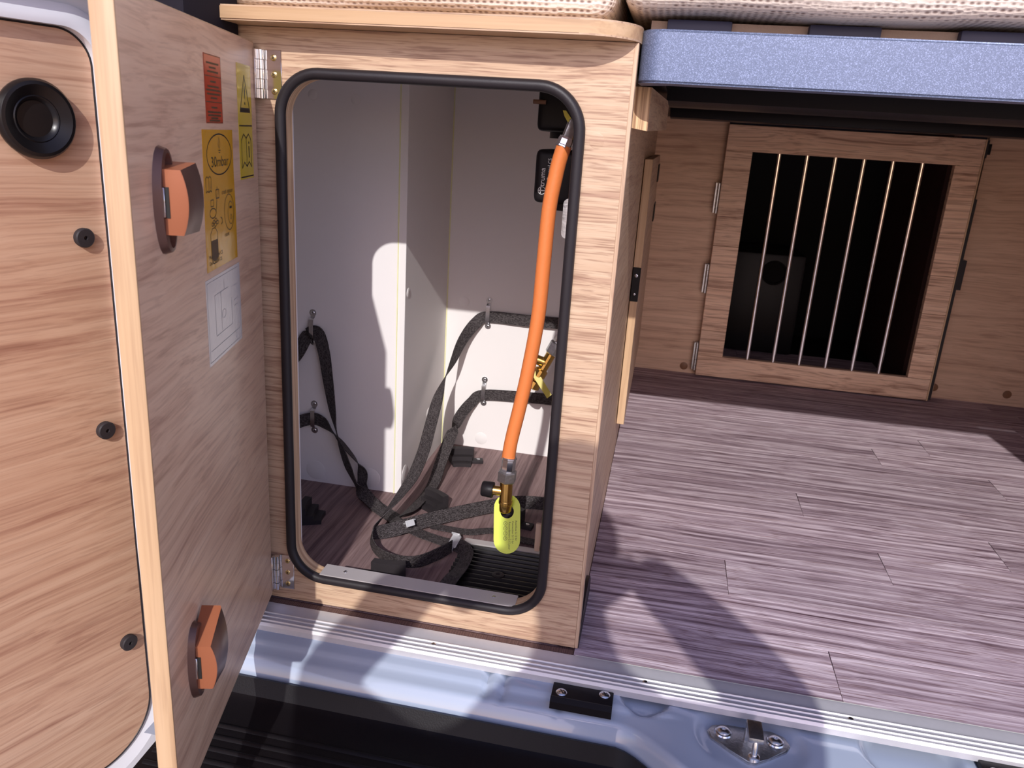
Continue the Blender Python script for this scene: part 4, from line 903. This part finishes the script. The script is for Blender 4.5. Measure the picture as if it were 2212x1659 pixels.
dn = V((-0.06, 0.0, -1.0))
ferrule(HS, (-0.1066, 0.070, 0.2080), dn, 0.0190, 0.0092); hexnut(HS, (-0.1077, 0.070, 0.1890), dn, 0.0150, 0.0122)
mb = MB(); mb.lathe([(0.0078, 0), (0.0080, 0.001), (0.0080, 0.026), (0.0088, 0.027), (0.0088, 0.030), (0.0080, 0.031), (0.0080, 0.040), (0.0070, 0.0415)], (-0.1084, 0.070, 0.1745), (0.02, 0.0, -1), 20)
ob('brass_body', mb, 'brass', HS)
ob('brass_branch', MB().cyl((-0.112, 0.070, 0.1600), (-0.1285, 0.068, 0.1608), 0.0060, seg=18), 'brass', HS)
mb = MB(); mb.lathe([(0.0098, 0), (0.0102, 0.0008), (0.0098, 0.013), (0.0085, 0.0148), (0, 0.0150)], (-0.1240, 0.0685, 0.1606), (-1, -0.02, 0.03), 24); ob('test_cap', mb, 'black', HS)
# lime tag round the connector
mb = MB(); out = []
for i in range(13): a = math.radians(180 * i / 12); out.append((0.0170 * math.cos(a), 0.020 + 0.0170 * math.sin(a)))
for i in range(13): a = math.radians(180 + 180 * i / 12); out.append((0.0170 * math.cos(a), -0.020 + 0.0170 * math.sin(a)))
hole_ = [(0.0088 * math.cos(-2 * math.pi * i / 24), 0.0155 + 0.0088 * math.sin(-2 * math.pi * i / 24)) for i in range(24)]
mb.holed(out, hole_, -0.0004, 0.0004)
# lettering runs down the tag
def tagtext(s, size, x, y): mb.text(s, size, (x, -0.00055, y), (0, 0, -1), (1, 0, 0), 1, 'LEFT', 0.92)
tagtext('Anschluss G.12 für', 0.0036, 0.0118, 0.0045); tagtext('Connection G.12 for', 0.0036, 0.0076, 0.0035); tagtext('Raccordement G.12 pour', 0.0036, 0.0034, 0.0025)
for k, s_ in enumerate(('A', 'D', 'FIN', 'PL')):
    c = V((-0.0020, -0.00055, 0.0005 - 0.0062 * k)); mb.strip(c, (1, 0, 0), (0, 0, 1), ell(0, 0, 0.0023, 0.0023, 16), 0.0004, 1, True); mb.text(s_, 0.0026 if len(s_) < 3 else 0.0018, c, (0, 0, -1), (1, 0, 0), 1)
q = Matrix.Translation((-0.1035, 0.0660, 0.1180)) @ Matrix.Rotation(math.radians(-8), 4, 'Y') @ Matrix.Rotation(math.radians(-24), 4, 'X')
for v in mb.bm.verts: v.co = q @ v.co
tg = tag(ob('hose_tag', mb, ['tag', 'ink'], None), 'lime plastic tag with connection lettering on the hose end', 'tag')

# second hose at the back right, mostly behind the frame
H2 = thing('gas_hose', (-0.09, 0.47, 0.17), 'second gas hose connector by the back wall, mostly behind the frame', 'hose')
dn2 = V((-0.42, -0.1, -0.9)).normalized(); p2 = V((-0.098, 0.470, 0.275))
ob('tube', MB().tube(catmull([(-0.035, 0.40, 0.56), (-0.045, 0.43, 0.45), (-0.065, 0.455, 0.35), p2], 6), 0.0083, 14), 'hose', H2, angle=60)
ferrule(H2, p2, dn2, 0.022, 0.0092); hexnut(H2, p2 + dn2 * 0.022, dn2, 0.022, 0.0125)
mb = MB(); mb.lathe([(0.0085, 0), (0.0085, 0.030), (0.0115, 0.032), (0.0115, 0.044), (0.0085, 0.046), (0.0085, 0.052), (0.013, 0.054), (0.013, 0.066), (0.010, 0.068)], p2 + dn2 * 0.044, dn2, 14); ob('brass_body', mb, 'brass', H2, angle=25)
mb = MB(); mb.cyl(p2 + dn2 * 0.062, p2 + dn2 * 0.062 + V((-0.020, -0.002, 0.006)), 0.0085, seg=16); ob('brass_branch', mb, 'brass', H2)
mb = MB(); mb.cyl(p2 + dn2 * 0.062 + V((-0.020, -0.002, 0.006)), p2 + dn2 * 0.062 + V((-0.030, -0.003, 0.009)), 0.0098, seg=16); ob('test_cap', mb, 'black', H2)
c2 = p2 + dn2 * 0.088
mb = MB(); mb.raw([c2 + V(p) * 0.62 for p in ((0.004, -0.014, 0.010), (0.045, -0.030, -0.040), (0.034, -0.036, -0.050), (-0.008, -0.020, -0.002), (-0.018, -0.016, 0.012), (-0.012, -0.012, 0.018))], [(0, 1, 2, 3), (0, 3, 4, 5)])
o = ob('tag_strip', mb, 'tag_olive', H2)
mb = MB(); mb.box(-0.0630, -0.0560, 0.036, 0.041, 0.102, 0.140, bev=0.0022); mb.box(-0.0570, -0.0200, 0.037, 0.0405, 0.110, 0.132)
tag(ob('cable_clip', mb, 'beige', None), 'small beige clip on the right locker wall beside the opening', 'clip')

# ------------------------------------------------------------------ the photographer, whose shadow falls across the scene
def sp(Xs, Zs, y): return V((Xs - 0.092 * y, y, Zs - 0.615 * y))   # point whose shadow falls at (Xs, Zs) on the locker front
PS = thing('person', (0.06, -1.15, -0.62), 'person in a dark jacket behind the camera, holding up a phone', 'person')
def skin(name, verts, edges, radii, mat, root=0, sub=2):
    me = bpy.data.meshes.new(name); me.from_pydata([v - WL[PS.name] for v in verts], edges, []); me.materials.append(M[mat])
    o = bpy.data.objects.new(name, me); link(o, PS)
    md = o.modifiers.new('skin', 'SKIN'); md.use_smooth_shade = True
    lay = me.skin_vertices[0] if me.skin_vertices else None
    if lay is None:
        bm = bmesh.new(); bm.from_mesh(me); bm.verts.layers.skin.verify(); bm.to_mesh(me); bm.free(); lay = me.skin_vertices[0]
    for i, r_ in enumerate(radii): lay.data[i].radius = (r_, r_) if not isinstance(r_, tuple) else r_; lay.data[i].use_root = (i == root)
    ms = o.modifiers.new('smooth', 'SUBSURF'); ms.levels = sub; ms.render_levels = sub
    return o
yB = -1.16
hips = V((0.13, -1.30, 0.16)); gz = -0.62
vsb = [hips, V((0.125, -1.26, 0.33)), sp(-0.02, -0.31, -1.20), sp(0.02, -0.13, -1.16), sp(0.002, -0.01, -1.13), sp(-0.008, 0.075, -1.10), sp(-0.02, 0.14, -1.09), sp(-0.02, 0.195, -1.09),
       sp(0.190, -0.110, -1.17), sp(0.238, -0.030, -1.02), sp(0.150, 0.075, -0.92), sp(0.085, 0.135, -0.865),
       sp(-0.165, -0.225, -1.17), sp(-0.300, -0.105, -1.04), sp(-0.216, 0.040, -0.92), sp(-0.150, 0.125, -0.865),
       V((0.22, -1.31, 0.12)), V((0.24, -1.26, -0.22)), V((0.25, -1.33, -0.575)), V((0.25, -1.22, -0.595)),
       V((0.04, -1.31, 0.12)), V((0.02, -1.26, -0.22)), V((0.01, -1.33, -0.575)), V((0.01, -1.22, -0.595))]
eds = [(0, 1), (1, 2), (2, 3), (3, 4), (4, 5), (5, 6), (6, 7), (3, 8), (8, 9), (9, 10), (10, 11), (3, 12), (12, 13), (13, 14), (14, 15), (0, 16), (16, 17), (17, 18), (18, 19), (0, 20), (20, 21), (21, 22), (22, 23)]
rad = [0.17, 0.19, 0.21, 0.095, 0.040, 0.048, 0.088, 0.070, 0.075, 0.056, 0.046, 0.036, 0.075, 0.045, 0.040, 0.036, 0.085, 0.058, 0.042, 0.038, 0.085, 0.058, 0.042, 0.038]
skin('body', vsb, eds, rad, 'jacket')
# hands: palm and five fingers wrapped on the phone edges
ph = V(CAM_POS); fwd = V(CAM_R[2]); rgt = V(CAM_R[0]); upv = -V(CAM_R[1])
pc = ph - fwd * 0.012
for s, wri in ((1, vsb[11]), (-1, vsb[15])):
    vv_, ee_, rr_ = [wri], [], [0.026]
    palm = pc + rgt * (s * 0.088 - 0.035) + upv * 0.012 - fwd * 0.030 - upv * 0.012
    vv_.append(wri.lerp(palm, 0.6)); ee_.append((0, 1)); rr_.append(0.024); vv_.append(palm); ee_.append((1, 2)); rr_.append(0.021)
    for k in range(4):
        b0_ = pc - rgt * 0.035 + upv * 0.012 + rgt * (s * 0.094) - fwd * 0.010 + upv * (0.024 - 0.018 * k)
        b1_ = pc - rgt * 0.035 + upv * 0.012 + rgt * (s * 0.096) + fwd * 0.002 + upv * (0.026 - 0.018 * k)
        b2_ = pc - rgt * 0.035 + upv * 0.012 + rgt * (s * (0.085 - 0.003 * abs(k - 1))) + fwd * 0.006 + upv * (0.026 - 0.018 * k)
        i0 = len(vv_); vv_ += [b0_, b1_, b2_]; ee_ += [(2, i0), (i0, i0 + 1), (i0 + 1, i0 + 2)]; rr_ += [0.009, 0.0085, 0.0075]
    i0 = len(vv_); vv_ += [pc - rgt * 0.035 + upv * 0.012 + rgt * (s * 0.082) - fwd * 0.022 - upv * 0.030, pc - rgt * 0.035 + upv * 0.012 + rgt * (s * 0.060) - fwd * 0.020 - upv * 0.016]; ee_ += [(2, i0), (i0, i0 + 1)]; rr_ += [0.011, 0.009]
    skin('hand', vv_, ee_, rr_, 'skin', sub=1)
hc = vsb[6]
mb = MB(); t = bmesh.new(); bmesh.ops.create_uvsphere(t, u_segments=24, v_segments=16, radius=1.0)
for v in t.verts: v.co = hc + V((v.co.x * 0.082, -0.012 + v.co.y * 0.098, 0.030 + v.co.z * 0.088))
mb.merge(t); ob('hair', mb, 'hair', PS)
phn = MB(); phn.box(-0.076, 0.076, -0.0365, 0.0365, 0.0, 0.008, bev=0.003)
qm = Matrix((rgt, upv, -fwd)).transposed().to_4x4(); qm.translation = ph - fwd * 0.0130 - rgt * 0.035 + upv * 0.014
for v in phn.bm.verts: v.co = qm @ v.co
tag(ob('phone', phn, 'black_gloss', None), 'black phone held up by the person behind the camera', 'phone')
